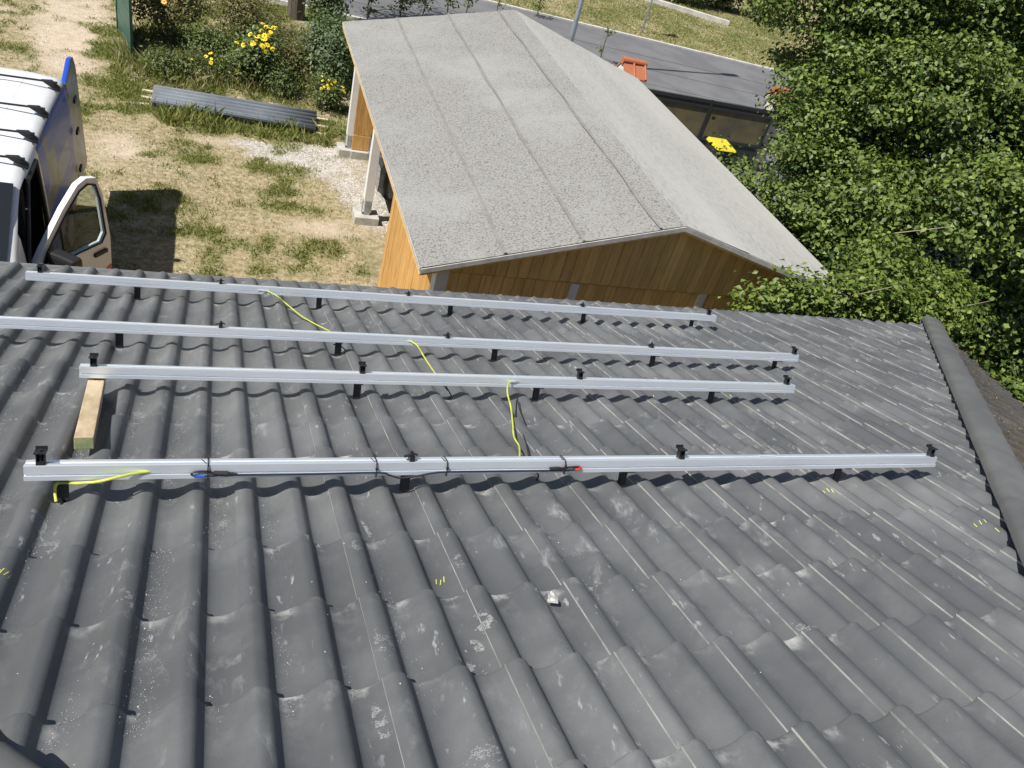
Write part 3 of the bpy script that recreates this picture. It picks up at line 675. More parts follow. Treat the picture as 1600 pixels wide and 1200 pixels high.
for x, y, lx, ly, n, an in ((757, 972, .020, .034, 420, .2), (738, 1030, .030, .022, 420, -.3), (838, 812, .022, .030, 300, .1), (855, 835, .030, .018, 260, 0), (745, 995, .012, .03, 150, .4), (840, 930, .008, .022, 120, .2), (596, 1120, .012, .055, 240, .1), (548, 1060, .012, .05, 200, -.1), (600, 1010, .02, .05, 160, .1),
        (560, 860, .02, .03, 140, 0), (575, 815, .006, .06, 200, .15), (505, 760, .02, .03, 150, .3), (490, 845, .02, .018, 200, 0), (420, 852, .02, .012, 160, 0), (60, 810, .02, .05, 320, .2), (75, 840, .025, .03, 260, .2), (100, 810, .012, .05, 240, -.4), (195, 945, .02, .06, 260, .1), (1170, 880, .03, .05, 180, .5),
        (880, 700, .03, .04, 160, .4), (950, 690, .03, .03, 140, .2), (1035, 690, .05, .03, 160, .2), (1270, 990, .02, .05, 160, .5), (760, 1180, .04, .03, 160, 0), (720, 880, .02, .03, 120, 0), (640, 640, .03, .02, 120, 0), (350, 810, .02, .03, 120, 0), (300, 800, .01, .03, 100, .2)):
    q0 = roofpt(x, y, 0)
    for q in range(n * 3):
        a = r.uniform(0, 6.283); rr_ = math.sqrt(r.random()) * (1 if r.random() < .85 else 1.35); du, dv_ = lx * rr_ * math.cos(a), ly * rr_ * math.sin(a); dv_ = dv_ + r.normal(0, .002)
        u = q0[0] + du * math.cos(an) - dv_ * math.sin(an); v = q0[1] + du * math.sin(an) + dv_ * math.cos(an); sx, sy = r.uniform(.0005, .0017), r.uniform(.0004, .0011); k = len(V)
        if fbm(np.array([u]), np.array([v]), 55., 4)[0] < .50: continue
        for (a_, b_) in ((-sx, -sy), (sx, -sy), (sx, sy), (-sx, sy)): V.append(r2w(u + a_, v + b_, tilez(u + a_, v + b_) + .0006))
        F.append((k, k + 1, k + 2, k + 3))
tag(fast('boot_scuffs', V, F, 'scuff'), 'chalky grey boot and hand scuffs rubbed onto the tiles', 'scuff mark', kind='stuff')
V = []; F = []
for x, y, n in ((692, 898, 3), (1570, 832, 3), (1300, 765, 3), (1540, 818, 4), (2, 905, 5), (1020, 615, 3), (1140, 622, 3)):
    for q in range(n):
        p0 = roofpt(x + (q - n / 2) * 6, y + r.uniform(-2, 2), 0); dx, dy = .006 + r.uniform(-.002, .002), r.uniform(.018, .028); k = len(V)
        for (a_, b_) in ((0, 0), (dx, dy), (dx + .002, dy), (.002, 0)): V.append(r2w(p0[0] + a_, p0[1] + b_, tilez(p0[0] + a_, p0[1] + b_) + .0016))
        F.append((k, k + 1, k + 2, k + 3))
tag(fast('chalk_marks', V, F, 'lime'), 'yellow chalk tick marks on the tiles', 'chalk mark', kind='stuff')

# ---------------------------------------------------------------- carport
cp = thing('carport', 'timber carport with a grey felt roof and white posts', 'carport', (4.1, 4.7, 0))
def roofpoly(sx):  # corners at front/back
    if sx < 0: return (np.array([1.43, .99, 2.2]), np.array([1.49, 8.5, 2.21]), np.array([4.3, 8.47, 2.92]), np.array([4.08, 1.06, 2.89]))
    return (np.array([6.72, .99, 2.2]), np.array([6.95, 8.44, 2.19]), np.array([4.3, 8.47, 2.92]), np.array([4.08, 1.06, 2.89]))
for sx, cuts, m in ((-1, (0, .305, .60, .90, 1.0), 'felt'), (1, (0, .34, .68, 1.0), 'felt_grazing_lit')):
    e0, e1, r1_, r0_ = roofpoly(sx)
    b = MB(); dz = np.array([0, 0, -.055]); b.prism([e0 + dz, e1 + dz, r1_ + dz, r0_ + dz], (0, 0, -.03)); b.build('roof_board', 'pine_shade_lift', cp)
    for a, c in zip(cuts[:-1], cuts[1:]):
        b = MB(); rows = []
        for t in np.linspace(0, 1, 24):
            E = e0 + (e1 - e0) * t; R_ = r0_ + (r1_ - r0_) * t; row = []
            for q, lift in ((a - (.012 if a else 0), -.010), (a - (.012 if a else 0), .004), (a + (c - a) * .5, .002), (c, -.001 if c < 1 else .0)):
                p = E + (R_ - E) * q; p = p + np.array([0, 0, lift + (fbm(p[0:1] * 3, p[1:2] * 3, .8, 3)[0] - .5) * .012 * (q > a)]); row.append(p)
            rows.append(row)
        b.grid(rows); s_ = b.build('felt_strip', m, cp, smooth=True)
        if a and sx < 0:
            b = MB(); b.grid([[e0 + (e1 - e0) * t + ((r0_ - e0) * (1 - t) + (r1_ - e1) * t) * (a + dq) + np.array([0, 0, .021 + .004 * math.sin(t * 40 + a * 9)]) for dq in (-.010 - .003 * math.sin(t * 23), .002)] for t in np.linspace(0, 1, 40)]); b.build('felt_seam', 'seam', cp)
    b = MB()                                   # edge trims
    b.prism([e0 + np.array([0, -.004, -.006]), r0_ + np.array([0, -.004, -.006]), r0_ + np.array([0, -.004, -.055]), e0 + np.array([0, -.004, -.055])], (0, -.012, 0)); b.build('verge_trim', 'concrete', cp)
    b = MB(); b.prism([e0 + np.array([sx * .002, 0, -.004]), e1 + np.array([sx * .002, 0, -.004]), e1 + np.array([sx * .002, 0, -.035]), e0 + np.array([sx * .002, 0, -.035])], (sx * .008, 0, 0)); b.build('eave_trim', 'concrete', cp)
def gz(x): return 2.2 - .07 + (min(x, 8.16 - x) - 1.43) * .27
x = 1.68; k = 0
while x < 6.5:
    x1 = min(x + .118, 6.5); b = MB(); zz0 = 2.035 - (x - 1.68) * .012; zt0, zt1 = gz(x + .002), gz(x1 - .002)
    y0 = 1.24 + random.uniform(-.002, .002)
    b.prism([(x + .002, y0, zz0), (x1 - .002, y0, zz0), (x1 - .002, y0, zt1), (x + .002, y0, zt0)], (0, .022, 0)); b.build('gable_board', 'pine_shade_lift', cp)
    b = MB(); b.box((x + .002, y0 + .03, .12), (x1 - .002, y0 + .052, zz0 - .022)); b.build('wall_board', 'pine_shade_lift', cp); x = x1 + .001
y = 1.34
while y < 3.93:
    y1 = min(y + .135, 3.96); b = MB(); x0 = 1.74 + random.uniform(-.002, .002); b.box((x0, y + .002, .08), (x0 + .022, y1 - .002, 2.17)); b.build('wall_board', 'pine', cp); y = y1 + .001
for a, c in (((1.775, 3.94, .1), (6.4, 3.965, 2.5)),): MB().prism([(a[0], a[1], .1), (6.4, a[1], .1), (6.4, a[1], 2.12), (4.1, a[1], 2.75), (1.775, a[1], 2.12)], (0, .025, 0)).build('partition', 'pine_shade_lift', cp)
MB().box((6.50, 1.3, .1), (6.525, 8.3, 2.15)).build('wall_panel', 'pine_shade_lift', cp)
x = 1.86; 
while x < 6.45:
    b = MB(); b.box((x + .001, 8.34, .42), (x + .138, 8.362, gz(x) + .0)); b.build('wall_board', 'pine', cp); x += .141
MB().box((1.86, 8.33, .14), (6.45, 8.365, .40)).build('kick_board', 'pine', cp)
for (px_, py_) in ((1.83, 8.46), (1.83, 6.0)):
    MB().box((px_ - .065, py_ - .065, .16), (px_ + .065, py_ + .065, 2.19)).build('post', 'white_paint', cp, bevel=.004)
    b = MB(); b.box((px_ - .071, py_ - .045, .12), (px_ - .066, py_ + .045, .36)); b.box((px_ - .045, py_ - .071, .12), (px_ + .045, py_ - .066, .36)); b.build('post_shoe', 'galv', cp)
    b = MB()
    for z in (.22, .30): b.tube([(px_, py_ - .07, z), (px_, py_ - .084, z)], .013, 6); b.tube([(px_ - .07, py_, z), (px_ - .084, py_, z)], .013, 6)
    b.build('bolt', 'galv', cp)
    MB().box((px_ - .19, py_ - .17, -.1), (px_ + .19, py_ + .17, .12)).build('post_foot', 'concrete', cp, bevel=.01)
MB().box((1.86, 8.25, -.1), (6.5, 8.45, .13)).build('sill', 'concrete', cp)
for X in (1.66,): MB().box((X - .01, 1.16, .1), (X + .115, 1.30, 2.13)).build('post', 'white_paint', cp, bevel=.004)
for X in (3.2, 4.8): MB().box((X - .045, 1.245, .1), (X + .045, 1.268, 2.0)).build('post', 'white_paint', cp)
MB().box((1.76, 3.97, 2.02), (1.90, 8.46, 2.13)).build('beam', 'white_paint', cp)

# ---------------------------------------------------------------- dark car inside the carport (nose towards -X)
car = thing('parked_car', 'dark car parked under the felt roofed carport, nose just visible', 'car', (4.2, 6.85, .05))
def car_section(s):     # s metres from nose: half width, belt z, roof z, roof half width
    hw = .90 * (1 - max(0, (.55 - s) / .55) ** 2 * .28) * (1 - max(0, (s - 3.7) / .6) ** 2 * .15)
    hood = .80 + .22 * min(1, s / 1.1) if s < 1.15 else 1.02
    if s < 1.1: top = hood
    elif s < 1.9: top = 1.02 + (s - 1.1) / .8 * .50
    elif s < 3.4: top = 1.52
    else: top = 1.52 - (s - 3.4) / .9 * .42
    return hw, min(hood, top), top
rows = []
for s in (0, .03, .12, .3, .55, .9, 1.12, 1.4, 1.7, 1.95, 2.4, 2.9, 3.4, 3.8, 4.2, 4.3):
    hw, bz, tz = car_section(s); zb = .26 if s > .1 else .34
    if s == 0: bz *= .9; tz *= .9
    row = []
    for sg in (-1, 1):
        pr = [(hw * .93, zb), (hw, .5), (hw * .985, bz * .86), (hw * .93, bz)] + [(hw * .93 - (tz - bz) * .45, tz - (tz - bz) * .08), (max(.2, hw * .62), tz)]
        row += [(2.00 + s, 6.85 + sg * y_, z_ + .05) for y_, z_ in (pr if sg < 0 else pr[::-1])]
    rows.append(row)
b = MB(); b.grid(rows, closed=True); b.add(rows[0], [tuple(range(len(rows[0])))]); b.add(rows[-1], [tuple(range(len(rows[-1])))]); b.build('body', 'cargrey', car, smooth=True)
b = MB(); b.grid([[(2.00 + s, 6.85 + q * wd, z + .062) for q in (-1, -.5, 0, .5, 1)] for s, z, wd in ((1.16, 1.05, .76), (1.5, 1.265, .7), (1.88, 1.50, .6))]); b.build('windscreen', 'glass', car)
for sg in (-1, 1):
    b = MB(); b.obox((2.13, 6.85 + sg * .62, .73), (.05, sg * .07, 0), (-.01, .13, 0), (0, 0, .055)); b.build('headlight', 'lens', car, bevel=.015)
    for s in (.85, 3.45):
        b = MB(); b.tube([(2.00 + s, 6.85 + sg * .70, .37), (2.00 + s, 6.85 + sg * .905, .37)], .32, 24); wv = b.build('wheel', 'tyre', car, bevel=.02)
        b = MB(); b.tube([(2.00 + s, 6.85 + sg * .89, .37), (2.00 + s, 6.85 + sg * .915, .37)], .2, 16); b.build('rim', 'galv', wv)
b = MB()
for z, hw in ((.56, .62), (.61, .64), (.66, .64)): b.tube([(2.11, 6.85 - hw, z), (1.99, 6.85 - .3, z), (1.985, 7.15, z), (2.11, 6.85 + hw, z)], .015, 6)
b.build('grille_bar', 'chrome', car)
b = MB(); b.tube([(2.15, 6.85 - .74, .86), (2.035, 6.55, .845), (2.03, 7.15, .845), (2.15, 7.59, .86)], .018, 6); b.build('hood_trim', 'chrome', car)

# ---------------------------------------------------------------- the van (nose towards the house)
VX, VR, VL = -3.0, 5.25, 4.65                   # centre line, rear end, length
van = thing('van', 'white and blue van with roof bars and its driver door open', 'van', (VX, VR - 2.4, 0))
def vtop(s):            # s from nose
    if s < .12: return .80 + s * 1.2
    if s < .85: return .95 + (s - .12) * .26
    if s < 1.85: return 1.14 + (s - .85) * .755
    return 1.895 + .045 * math.sin(min(1, (s - 1.85) / 2.8) * math.pi)
def vhw(s): return .97 * (1 - max(0, (.5 - s) / .5) ** 2 * .16)
def vsec(s, zf=None):   # half section, bottom to centre of the roof
    top = vtop(s); h = vhw(s); belt = min(1.10, top - .05); out = [(h * .955, .30), (h * .985, .55), (h, .85), (h * .99, belt)]
    tall = max(0, top - .08 - belt)
    for t in (.33, .66, .92): out.append((h * (.99 - .055 * t ** 1.3 * min(1, tall / .6)), belt + tall * t))
    e = h * (.99 - .055 * min(1, tall / .6))
    out += [(e - .012, top - .065), (e - .04, top - .03), (e - .10, top - .008), (e * .6, top + .018), (0, top + .028)]
    return out
S = [0, .04, .12, .3, .55, .85, 1.1, 1.3, 1.5, 1.68, 1.85, 2.1, 2.3, 2.55, 2.7, 2.85, 3., 3.15, 3.3, 3.45, 3.6, 3.75, 3.9, 4.05, 4.2, 4.35, 4.5, 4.6, 4.65]
secs = [vsec(s) for s in S]
for k, (a_, z_) in enumerate(secs[-1]): secs[-1][k] = (a_ * .985, z_ - (.02 if k > 6 else 0))
def sidecol(s, z):      # printed wrap on the sides; the grey cells paint in reflection and shade
    e = (s - 2.2) * .5 + 1.5 - z
    if z > 1.84 or s < 2.6 + .12 * (z - 1): return 0
    if s > 3.2 and z > 1.12 + (4.65 - s) * .28: return 1
    if abs((z - .98) - (s - 3.3) * .12) < .14: return 1
    if s < 3.0 and z > 1.40: return 1
    if s < 2.95 and z < 1.0: return 1
    return 3 if z > .5 and (s < 3.6 or z < 1.0) else 2
b = MB()
for sg in (-1, 1):
    for k in range(len(S) - 1):
        sm_ = (S[k] + S[k + 1]) / 2
        for q in range(len(secs[0]) - 1):
            P = [secs[k][q], secs[k][q + 1], secs[k + 1][q + 1], secs[k + 1][q]]; zm = sum(p[1] for p in P) / 4
            if sg > 0 and 1.5 <= sm_ <= 2.55 and .42 < zm < 1.80 and q < 7: continue         # driver door opening
            if .85 < sm_ < 1.85 and q >= 9: continue                                        # windscreen opening
            ss = (S[k], S[k], S[k + 1], S[k + 1])
            b.add([(VX + sg * p[0], VR - VL + s_, p[1]) for p, s_ in zip(P, ss)], [(0, 1, 2, 3)], sidecol(sm_, zm) if q < 7 else 0)
for e in (0, -1): b.add([(VX + p[0], VR - VL + S[e], p[1]) for p in secs[e]] + [(VX - p[0], VR - VL + S[e], p[1]) for p in secs[e][::-1]], [tuple(range(2 * len(secs[e])))], 0)
bod = b.build('body', ['vwhite', 'vblue', 'vpale', 'vreflect'], van, smooth=True)
bm = bmesh.new(); bm.from_mesh(bod.data); bmesh.ops.remove_doubles(bm, verts=bm.verts, dist=.0005); bmesh.ops.recalc_face_normals(bm, faces=bm.faces); bm.to_mesh(bod.data); bm.free()
Y = lambda s: VR - VL + s
b = MB(); b.grid([[(VX + q * (vhw(s) * .985 - .10), Y(s) - .0, vtop(s) + .012 + .018 * (1 - q * q)) for q in np.linspace(-1, 1, 7)] for s in np.linspace(.87, 1.84, 6)]); b.build('windscreen', 'glass', van, smooth=True)
b = MB()
for s0 in (1.49, 2.56):
    b.tube([(VX + vhw(1.5) * .985, Y(s0), .45), (VX + vhw(1.5) * .985, Y(s0), 1.12), (VX + .915, Y(max(s0, 2.1)), 1.80)], .024, 8)
b.tube([(VX + .915, Y(2.1), 1.80), (VX + .915, Y(2.56), 1.80)], .024, 8)
b.build('door_seal', 'blackpl', van)
b = MB(); b.box((VX - .9, Y(1.4), .40), (VX + .93, Y(2.7), .46)); b.box((VX - .9, Y(2.62), .46), (VX + .9, Y(2.66), 1.82)); b.box((VX - .92, Y(.95), .46), (VX + .9, Y(1.3), 1.05)); b.build('cab_interior', 'blackpl', van)
b = MB(); b.box((VX + .30, Y(1.9), .46), (VX + .80, Y(2.45), .95)); b.box((VX + .32, Y(2.4), .95), (VX + .78, Y(2.56), 1.55)); b.build('seat', 'seat', van, bevel=.05)
th = [(VX + .56 + .17 * math.cos(a), Y(1.6) - .05 * math.sin(a), 1.12 + .17 * math.sin(a)) for a in np.linspace(0, 2 * math.pi, 17)]; MB().tube(th, .014, 6).build('steering_wheel', 'blackpl', van)
for n, s in enumerate((2.19, 2.73, 3.36, 4.18)):
    b = MB(); zt = vtop(s) + .028; b.tube([(VX - .87, Y(s), zt + .05), (VX + .90, Y(s), zt + .05)], .012, 8)
    bar = b.build('roof_bar', 'black', van)
    for sg in (-1, 1):
        b = MB(); x0 = VX + sg * .80; b.prism([(x0 - sg * .07, Y(s), zt + .05), (x0 + sg * .04, Y(s), zt + .06), (x0 + sg * .125, Y(s), zt - .015), (x0 + sg * .12, Y(s), zt - .06), (x0 + sg * .07, Y(s), zt - .045)], (0, .05, 0)); b.obox((x0 + sg * .085, Y(s) + .025, zt - .03), (.035, 0, -.012), (0, .045, 0), (.004, 0, .012)); b.build('bar_foot', 'black', bar, bevel=.006)
for k, xx in enumerate((-.45, -.15, .15, .45)):    # pressed roof ribs
    b = MB(); b.grid([[(VX + xx + q, Y(s), vtop(s) + .029 - (xx + q) ** 2 * .03 + (.008 if abs(q) < .05 else 0)) for q in (-.09, -.05, .05, .09)] for s in np.linspace(2.0, 4.5, 8)]); b.build('roof_rib', 'vwhite', van, smooth=True)
# open driver door, swung out about 40 degrees
hx, hy = VX + .965, Y(1.5); an = rad(35); dd = np.array([math.sin(an), math.cos(an), 0]); dn_ = np.array([math.cos(an), -math.sin(an), 0])
def dp(t, z, off=0.): return np.array([hx, hy, 0]) + dd * t + dn_ * (off - max(0, z - 1.1) * .07) + np.array([0, 0, z])
outl = [(0, .45), (0, 1.10), (.18, 1.30), (.50, 1.62), (.72, 1.80), (.84, 1.835), (.97, 1.80), (1.03, 1.60), (1.06, 1.12), (1.05, .45)]
win = [(.13, 1.11), (.23, 1.26), (.53, 1.565), (.735, 1.735), (.85, 1.772), (.945, 1.735), (.985, 1.57), (1.0, 1.17), (.93, 1.09)]
b = MB()
for off in (.0, -.06):
    m_ = [dp(t, z, off) for t, z in outl]; w_ = [dp(t, z, off) for t, z in win]
    bb = [dp(t, .80, off) for t in (0, 1.055)]
    # frame ring as quads between outline and window
    idx = [(1, 0), (2, 1), (3, 2), (4, 3), (5, 4), (6, 5), (7, 6), (8, 7)]
    for (o0, w0), (o1, w1) in zip(idx[:-1], idx[1:]): b.add([m_[o0], m_[o1], w_[w1], w_[w0]], [(0, 1, 2, 3)])
    b.add([m_[1], w_[0], w_[8], w_[7], m_[8], m_[9], m_[0]], [tuple(range(7))])
mo = [dp(t, z, 0) for t, z in outl]; mi_ = [dp(t, z, -.06) for t, z in outl]
for k in range(len(mo)): b.add([mo[k], mo[(k + 1) % len(mo)], mi_[(k + 1) % len(mo)], mi_[k]], [(0, 1, 2, 3)])
wo_ = [dp(t, z, 0) for t, z in win]; wi = [dp(t, z, -.06) for t, z in win]
for k in range(len(wo_)): b.add([wo_[k], wo_[(k + 1) % len(wo_)], wi[(k + 1) % len(wo_)], wi[k]], [(0, 1, 2, 3)])
door = b.build('door', 'vwhite', van)
gm = bpy.data.materials.new('door_glass'); gm.use_nodes = True; N_ = gm.node_tree.nodes; Lk = gm.node_tree.links
g1 = N_.new('ShaderNodeBsdfTransparent'); g1.inputs[0].default_value = (.72, .78, .76, 1); g2 = N_.new('ShaderNodeBsdfGlossy'); g2.inputs['Roughness'].default_value = .02; fr = N_.new('ShaderNodeFresnel'); fr.inputs[0].default_value = 1.16; mx = N_.new('ShaderNodeMixShader')
Lk.new(fr.outputs[0], mx.inputs[0]); Lk.new(g1.outputs[0], mx.inputs[1]); Lk.new(g2.outputs[0], mx.inputs[2]); Lk.new(mx.outputs[0], N_['Material Output'].inputs[0]); MT['door_glass'] = gm
b = MB(); b.add([dp(t, z, -.028) for t, z in win] + [dp(t, z, -.033) for t, z in win], [tuple(range(9)), tuple(range(17, 8, -1))]); b.build('window', 'door_glass', door)
b = MB(); pts = [dp(t, z, .003) for t, z in win]; b.tube(pts + [pts[0], pts[1]], .010, 6); b.tube([dp(.46, 1.10, -.02), dp(.46, 1.49, -.02)], .010, 6); b.build('window_seal', 'blackpl', door)
b = MB(); b.obox(dp(.27, 1.17, .17), dn_ * .15, dd * .07, np.array([0, 0, .125])); b.obox(dp(.22, 1.06, .04), dn_ * .06, dd * .05, np.array([0, 0, .04])); b.build('mirror', 'blackpl', door, bevel=.035)
b = MB(); b.obox(dp(.90, .98, .012), dn_ * .014, dd * .09, np.array([0, 0, .022])); b.build('handle', 'blackpl', door, bevel=.008)
b = MB(); b.prism([dp(.12, .46, .003), dp(1.045, .46, .003), dp(1.05, .78, .003)], dn_ * .002); b.build('red_wedge', 'vred', door)
# rear barn door standing open in line with the side
b = MB(); pr = [(0, .45), (0, 1.82), (.52, 1.93), (.68, 1.90), (.76, 1.78), (.78, .45)]
b.prism([(VX + .90 - max(0, z - 1.1) * .07, VR + .01 + t, z) for t, z in pr], (.06, 0, 0)); rd = b.build('rear_door', ['vblue', 'vwhite', 'vreflect'], van, bevel=.02)
for p in rd.data.polygons:
    if p.normal.x < -.5: p.material_index = 1
    elif p.normal.x > .5 or p.normal.y < -.5: p.material_index = 2
b = MB()
for z in (.7, 1.2, 1.6): b.box((VX + .975, VR - .05, z), (VX + 1.0, VR + .09, z + .05))
b.build('hinge', 'blackpl', rd)
for s in (.95, 3.75):
    for sg in (-1, 1):
        b = MB(); b.tube([(VX + sg * .74, Y(s), .33), (VX + sg * .965, Y(s), .33)], .33, 28); wv = b.build('wheel', 'tyre', van, bevel=.02)
        b = MB(); b.tube([(VX + sg * .95, Y(s), .33), (VX + sg * .975, Y(s), .33)], .2, 16); b.build('rim', 'galv', wv)
for sg in (-1, 1):
    b = MB(); b.obox((VX + sg * .68, Y(.10), .78), (.17, sg * -.03, 0), (0, .06, .02), (0, 0, .10)); b.build('headlight', 'lens', van, bevel=.03)
b = MB(); b.box((VX - .45, Y(-.02), .62), (VX + .45, Y(.06), .74)); b.build('grille', 'blackpl', van)

# ---------------------------------------------------------------- stack of corrugated sheets
cs_ = [np.array(p) for p in ((-1.46, 10.02, .10), (-1.46, 9.28, .10), (1.29, 9.02, .10), (1.37, 9.87, .10))]
t = thing('sheet_stack', 'stack of grey corrugated sheets lying in the grass on pale battens', 'roof sheets', tuple((cs_[0] + cs_[2]) / 2 * np.array([1, 1, 0])))
for lay in range(3):
    b = MB(); rows = []
    for a in (0, .33, .66, 1):
        row = []
        for q in np.linspace(0, 1, 81):
            p = (cs_[0] * (1 - q) + cs_[1] * q) * (1 - a) + (cs_[3] * (1 - q) + cs_[2] * q) * a
            c_ = math.cos(q * 2 * math.pi * 5); zz = .042 * math.tanh(2.6 * c_) / math.tanh(2.6)
            row.append(p + np.array([lay * .012 - .012, lay * .003, zz + lay * .012 - .02]))
        rows.append(row)
    b.grid(rows); o = b.build('corrugated_sheet', 'sheet', t, smooth=True); m_ = o.modifiers.new('s', 'SOLIDIFY'); m_.thickness = .006
for a in (-.025, 1.03):
    for q in (.08, .5, .92) if a in (-.025, 1.03) else (.5,):
        p = (cs_[0] * (1 - q) + cs_[1] * q) * (1 - a) + (cs_[3] * (1 - q) + cs_[2] * q) * a
        b = MB()
        if a in (-.025, 1.03): b.box((p[0] - .12, p[1] - .035, .02), (p[0] + .14, p[1] + .035, .05))
        else: b.box((p[0] - .05, p[1] - .42, .02), (p[0] + .05, p[1] + .42, .08))
        b.build('batten', 'batten', t)

# ---------------------------------------------------------------- gate, pillars, bin, poles, wall
GY = 10.35
gate = thing('sliding_gate', 'dark steel gate with glass panels between the two brick capped pillars', 'gate', (9.9, GY, 0))
b = MB(); b.box((8.2, GY - .03, 1.43), (12.3, GY + .03, 1.50)); b.box((8.2, GY - .018, 1.36), (12.3, GY + .018, 1.43)); b.box((8.2, GY - .03, 1.31), (12.3, GY + .03, 1.36)); b.build('top_rail', 'steel_dk', gate)
b = MB(); b.box((8.2, GY - .03, .60), (12.3, GY + .03, .67)); b.build('middle_rail', 'steel_dk', gate); MB().box((8.2, GY - .03, .08), (12.3, GY + .03, .15)).build('bottom_rail', 'steel_dk', gate)
for X in (8.25, 9.95, 11.65): MB().box((X - .03, GY - .032, .08), (X + .03, GY + .032, 1.5)).build('gate_post', 'steel_dk', gate)
for a in (8.28, 9.98):
    MB().box((a, GY - .008, .67), (a + 1.64, GY + .008, 1.31)).build('panel', 'panel_reflect', gate)
    MB().box((a, GY - .009, .15), (a + 1.64, GY + .009, .60)).build('panel', 'steel_dk', gate)
MB().box((8.9, GY - .06, .62), (9.9, GY - .045, .64)).build('pull_bar', 'galv', gate)
for k, (X0, lab) in enumerate(((7.62, 'pale gate pillar with terracotta cap rising behind the carport roof edge'), (11.55, 'pale gate pillar with terracotta cap half hidden by the tree leaves'))):
    t = thing('gate_pillar', lab, 'pillar', (X0 + .27, GY + .22, 0), 'gate pillars with terracotta caps')
    yc = GY + .22; MB().box((X0 + .07, yc - .17, 0), (X0 + .47, yc + .17, 1.68)).build('shaft', 'render', t)
    for sgn in (-1, 1):
        for q in range(2):
            x0 = X0 + q * .27; b = MB(); b.prism([(x0 + .004, yc + sgn * .01, 1.93), (x0 + .266, yc + sgn * .01, 1.93), (x0 + .266, yc + sgn * .29, 1.67), (x0 + .004, yc + sgn * .29, 1.67)], (0, 0, -.03)); b.tube([(x0 + .245, yc + sgn * .02, 1.935), (x0 + .245, yc + sgn * .295, 1.68)], .026, 8); b.build('cap_tile', 'terra', t)
    b = MB(); b.prism([(X0 + .02, yc - .24, 1.66), (X0 + .02, yc + .24, 1.66), (X0 + .02, yc, 1.88)], (.50, 0, 0)); b.build('gable_infill', 'render', t)
    for q in range(2):
        b = MB(); b.tube([(X0 - .02 + q * .28, yc, 1.925), (X0 + .28 + q * .28, yc, 1.925)], [.075, .066], 14); b.build('ridge_tile', 'terra', t)
bx, by = 9.66, 8.95
t = thing('wheelie_bin', 'black wheelie bin with a yellow lid beside the tree', 'bin', (bx, by, 0))
b = MB(); b.add([(bx - .22, by - .24, .08), (bx + .22, by - .24, .08), (bx + .22, by + .2, .08), (bx - .22, by + .2, .08), (bx - .23, by - .27, 1.0), (bx + .23, by - .27, 1.0), (bx + .23, by + .24, 1.0), (bx - .23, by + .24, 1.0)], [(3, 2, 1, 0), (4, 5, 6, 7), (0, 1, 5, 4), (1, 2, 6, 5), (2, 3, 7, 6), (3, 0, 4, 7)]); b.build('body', 'bin', t, bevel=.02)
b = MB(); b.add([(bx - .25, by - .29, 1.0), (bx + .25, by - .29, 1.0), (bx + .25, by + .27, 1.0), (bx - .25, by + .27, 1.0), (bx - .22, by - .25, 1.04), (bx + .22, by - .25, 1.04), (bx + .23, by + .25, 1.08), (bx - .23, by + .25, 1.08)], [(3, 2, 1, 0), (4, 5, 6, 7), (0, 1, 5, 4), (1, 2, 6, 5), (2, 3, 7, 6), (3, 0, 4, 7)]); b.build('lid', 'binlid', t, bevel=.015)
b = MB(); b.tube([(bx - .25, by + .36, 1.03), (bx + .25, by + .36, 1.03)], .018, 8); b.build('handle', 'bin', t)
for sg in (-1, 1): MB().tube([(bx + sg * .2, by + .22, .1), (bx + sg * .25, by + .22, .1)], .1, 16).build('wheel', 'tyre', t)
lp = gp(881, 100); lp[2] = 0
t = thing('street_lamp', 'grey galvanised lamp post standing behind the carport', 'street lamp', tuple(lp))
MB().tube([lp, lp + np.array([0, 0, 1.1]), lp + np.array([0, 0, 1.15]), lp + np.array([0, 0, 10.])], [.085, .085, .07, .05], 14).build('pole', 'galv', t, smooth=True)
b = MB(); b.obox(lp + np.array([.25, .1, 10.05]), (.35, .1, 0), (-.04, .12, 0), (0, 0, .05)); b.build('lamp_head', 'galv', t, bevel=.02)
tp = gp(1002, 51); tp[2] = 0
t = thing('sign_post', 'thin pale post standing on the lawn across the road', 'post', tuple(tp))
MB().tube([tp, tp + np.array([0, 0, 2.7])], .032, 10).build('pole', 'galv', t); MB().obox(tp + np.array([.0, -.04, 2.15]), (-.05, .16, 0), (.012, .004, 0), (0, 0, .5)).build('sign_plate', 'sign', t)
w0, w1 = gp(985, -6), gp(1137, 40); 
b = MB(); b.obox((w0 + w1) / 2 + np.array([0, 0, .09]), (w1 - w0) / 2, np.array([.03, .10, 0]), (0, 0, .10)); tag(b.build('low_wall', 'kerb', None, bevel=.01, origin=tuple((w0 + w1) / 2)), 'low pale concrete wall below the dark hedge across the road', 'wall')

# green privacy fence panel seen nearly edge on
f0_, f1_ = np.array([-1.93, 11.42, 0]), np.array([-2.32, 13.05, 0])
t = thing('fence_panel', 'dark green fence panel seen almost edge on beside the dirt track', 'fence', tuple(f0_))
dv = (f1_ - f0_) / np.linalg.norm(f1_ - f0_); nv = np.array([dv[1], -dv[0], 0])
for p in (f0_, f1_): MB().obox(p + np.array([0, 0, .95]), dv * .03, nv * .025, (0, 0, .95)).build('fence_post', 'greenfence', t)
ln = np.linalg.norm(f1_ - f0_)
for q in range(9):
    z0 = .06 + q * .2; MB().obox((f0_ + f1_) / 2 + np.array([0, 0, z0 + .095]), dv * (ln / 2 - .03), nv * (.006 + .004 * (q % 2)), (0, 0, .097)).build('strip', 'greenfence', t)
for q in range(14):
    p = f0_ + dv * (.06 + q * ln / 14); MB().tube([p + nv * .016, p + nv * .016 + np.array([0, 0, 1.88])], .004, 5).build('wire', 'greenfence', t)

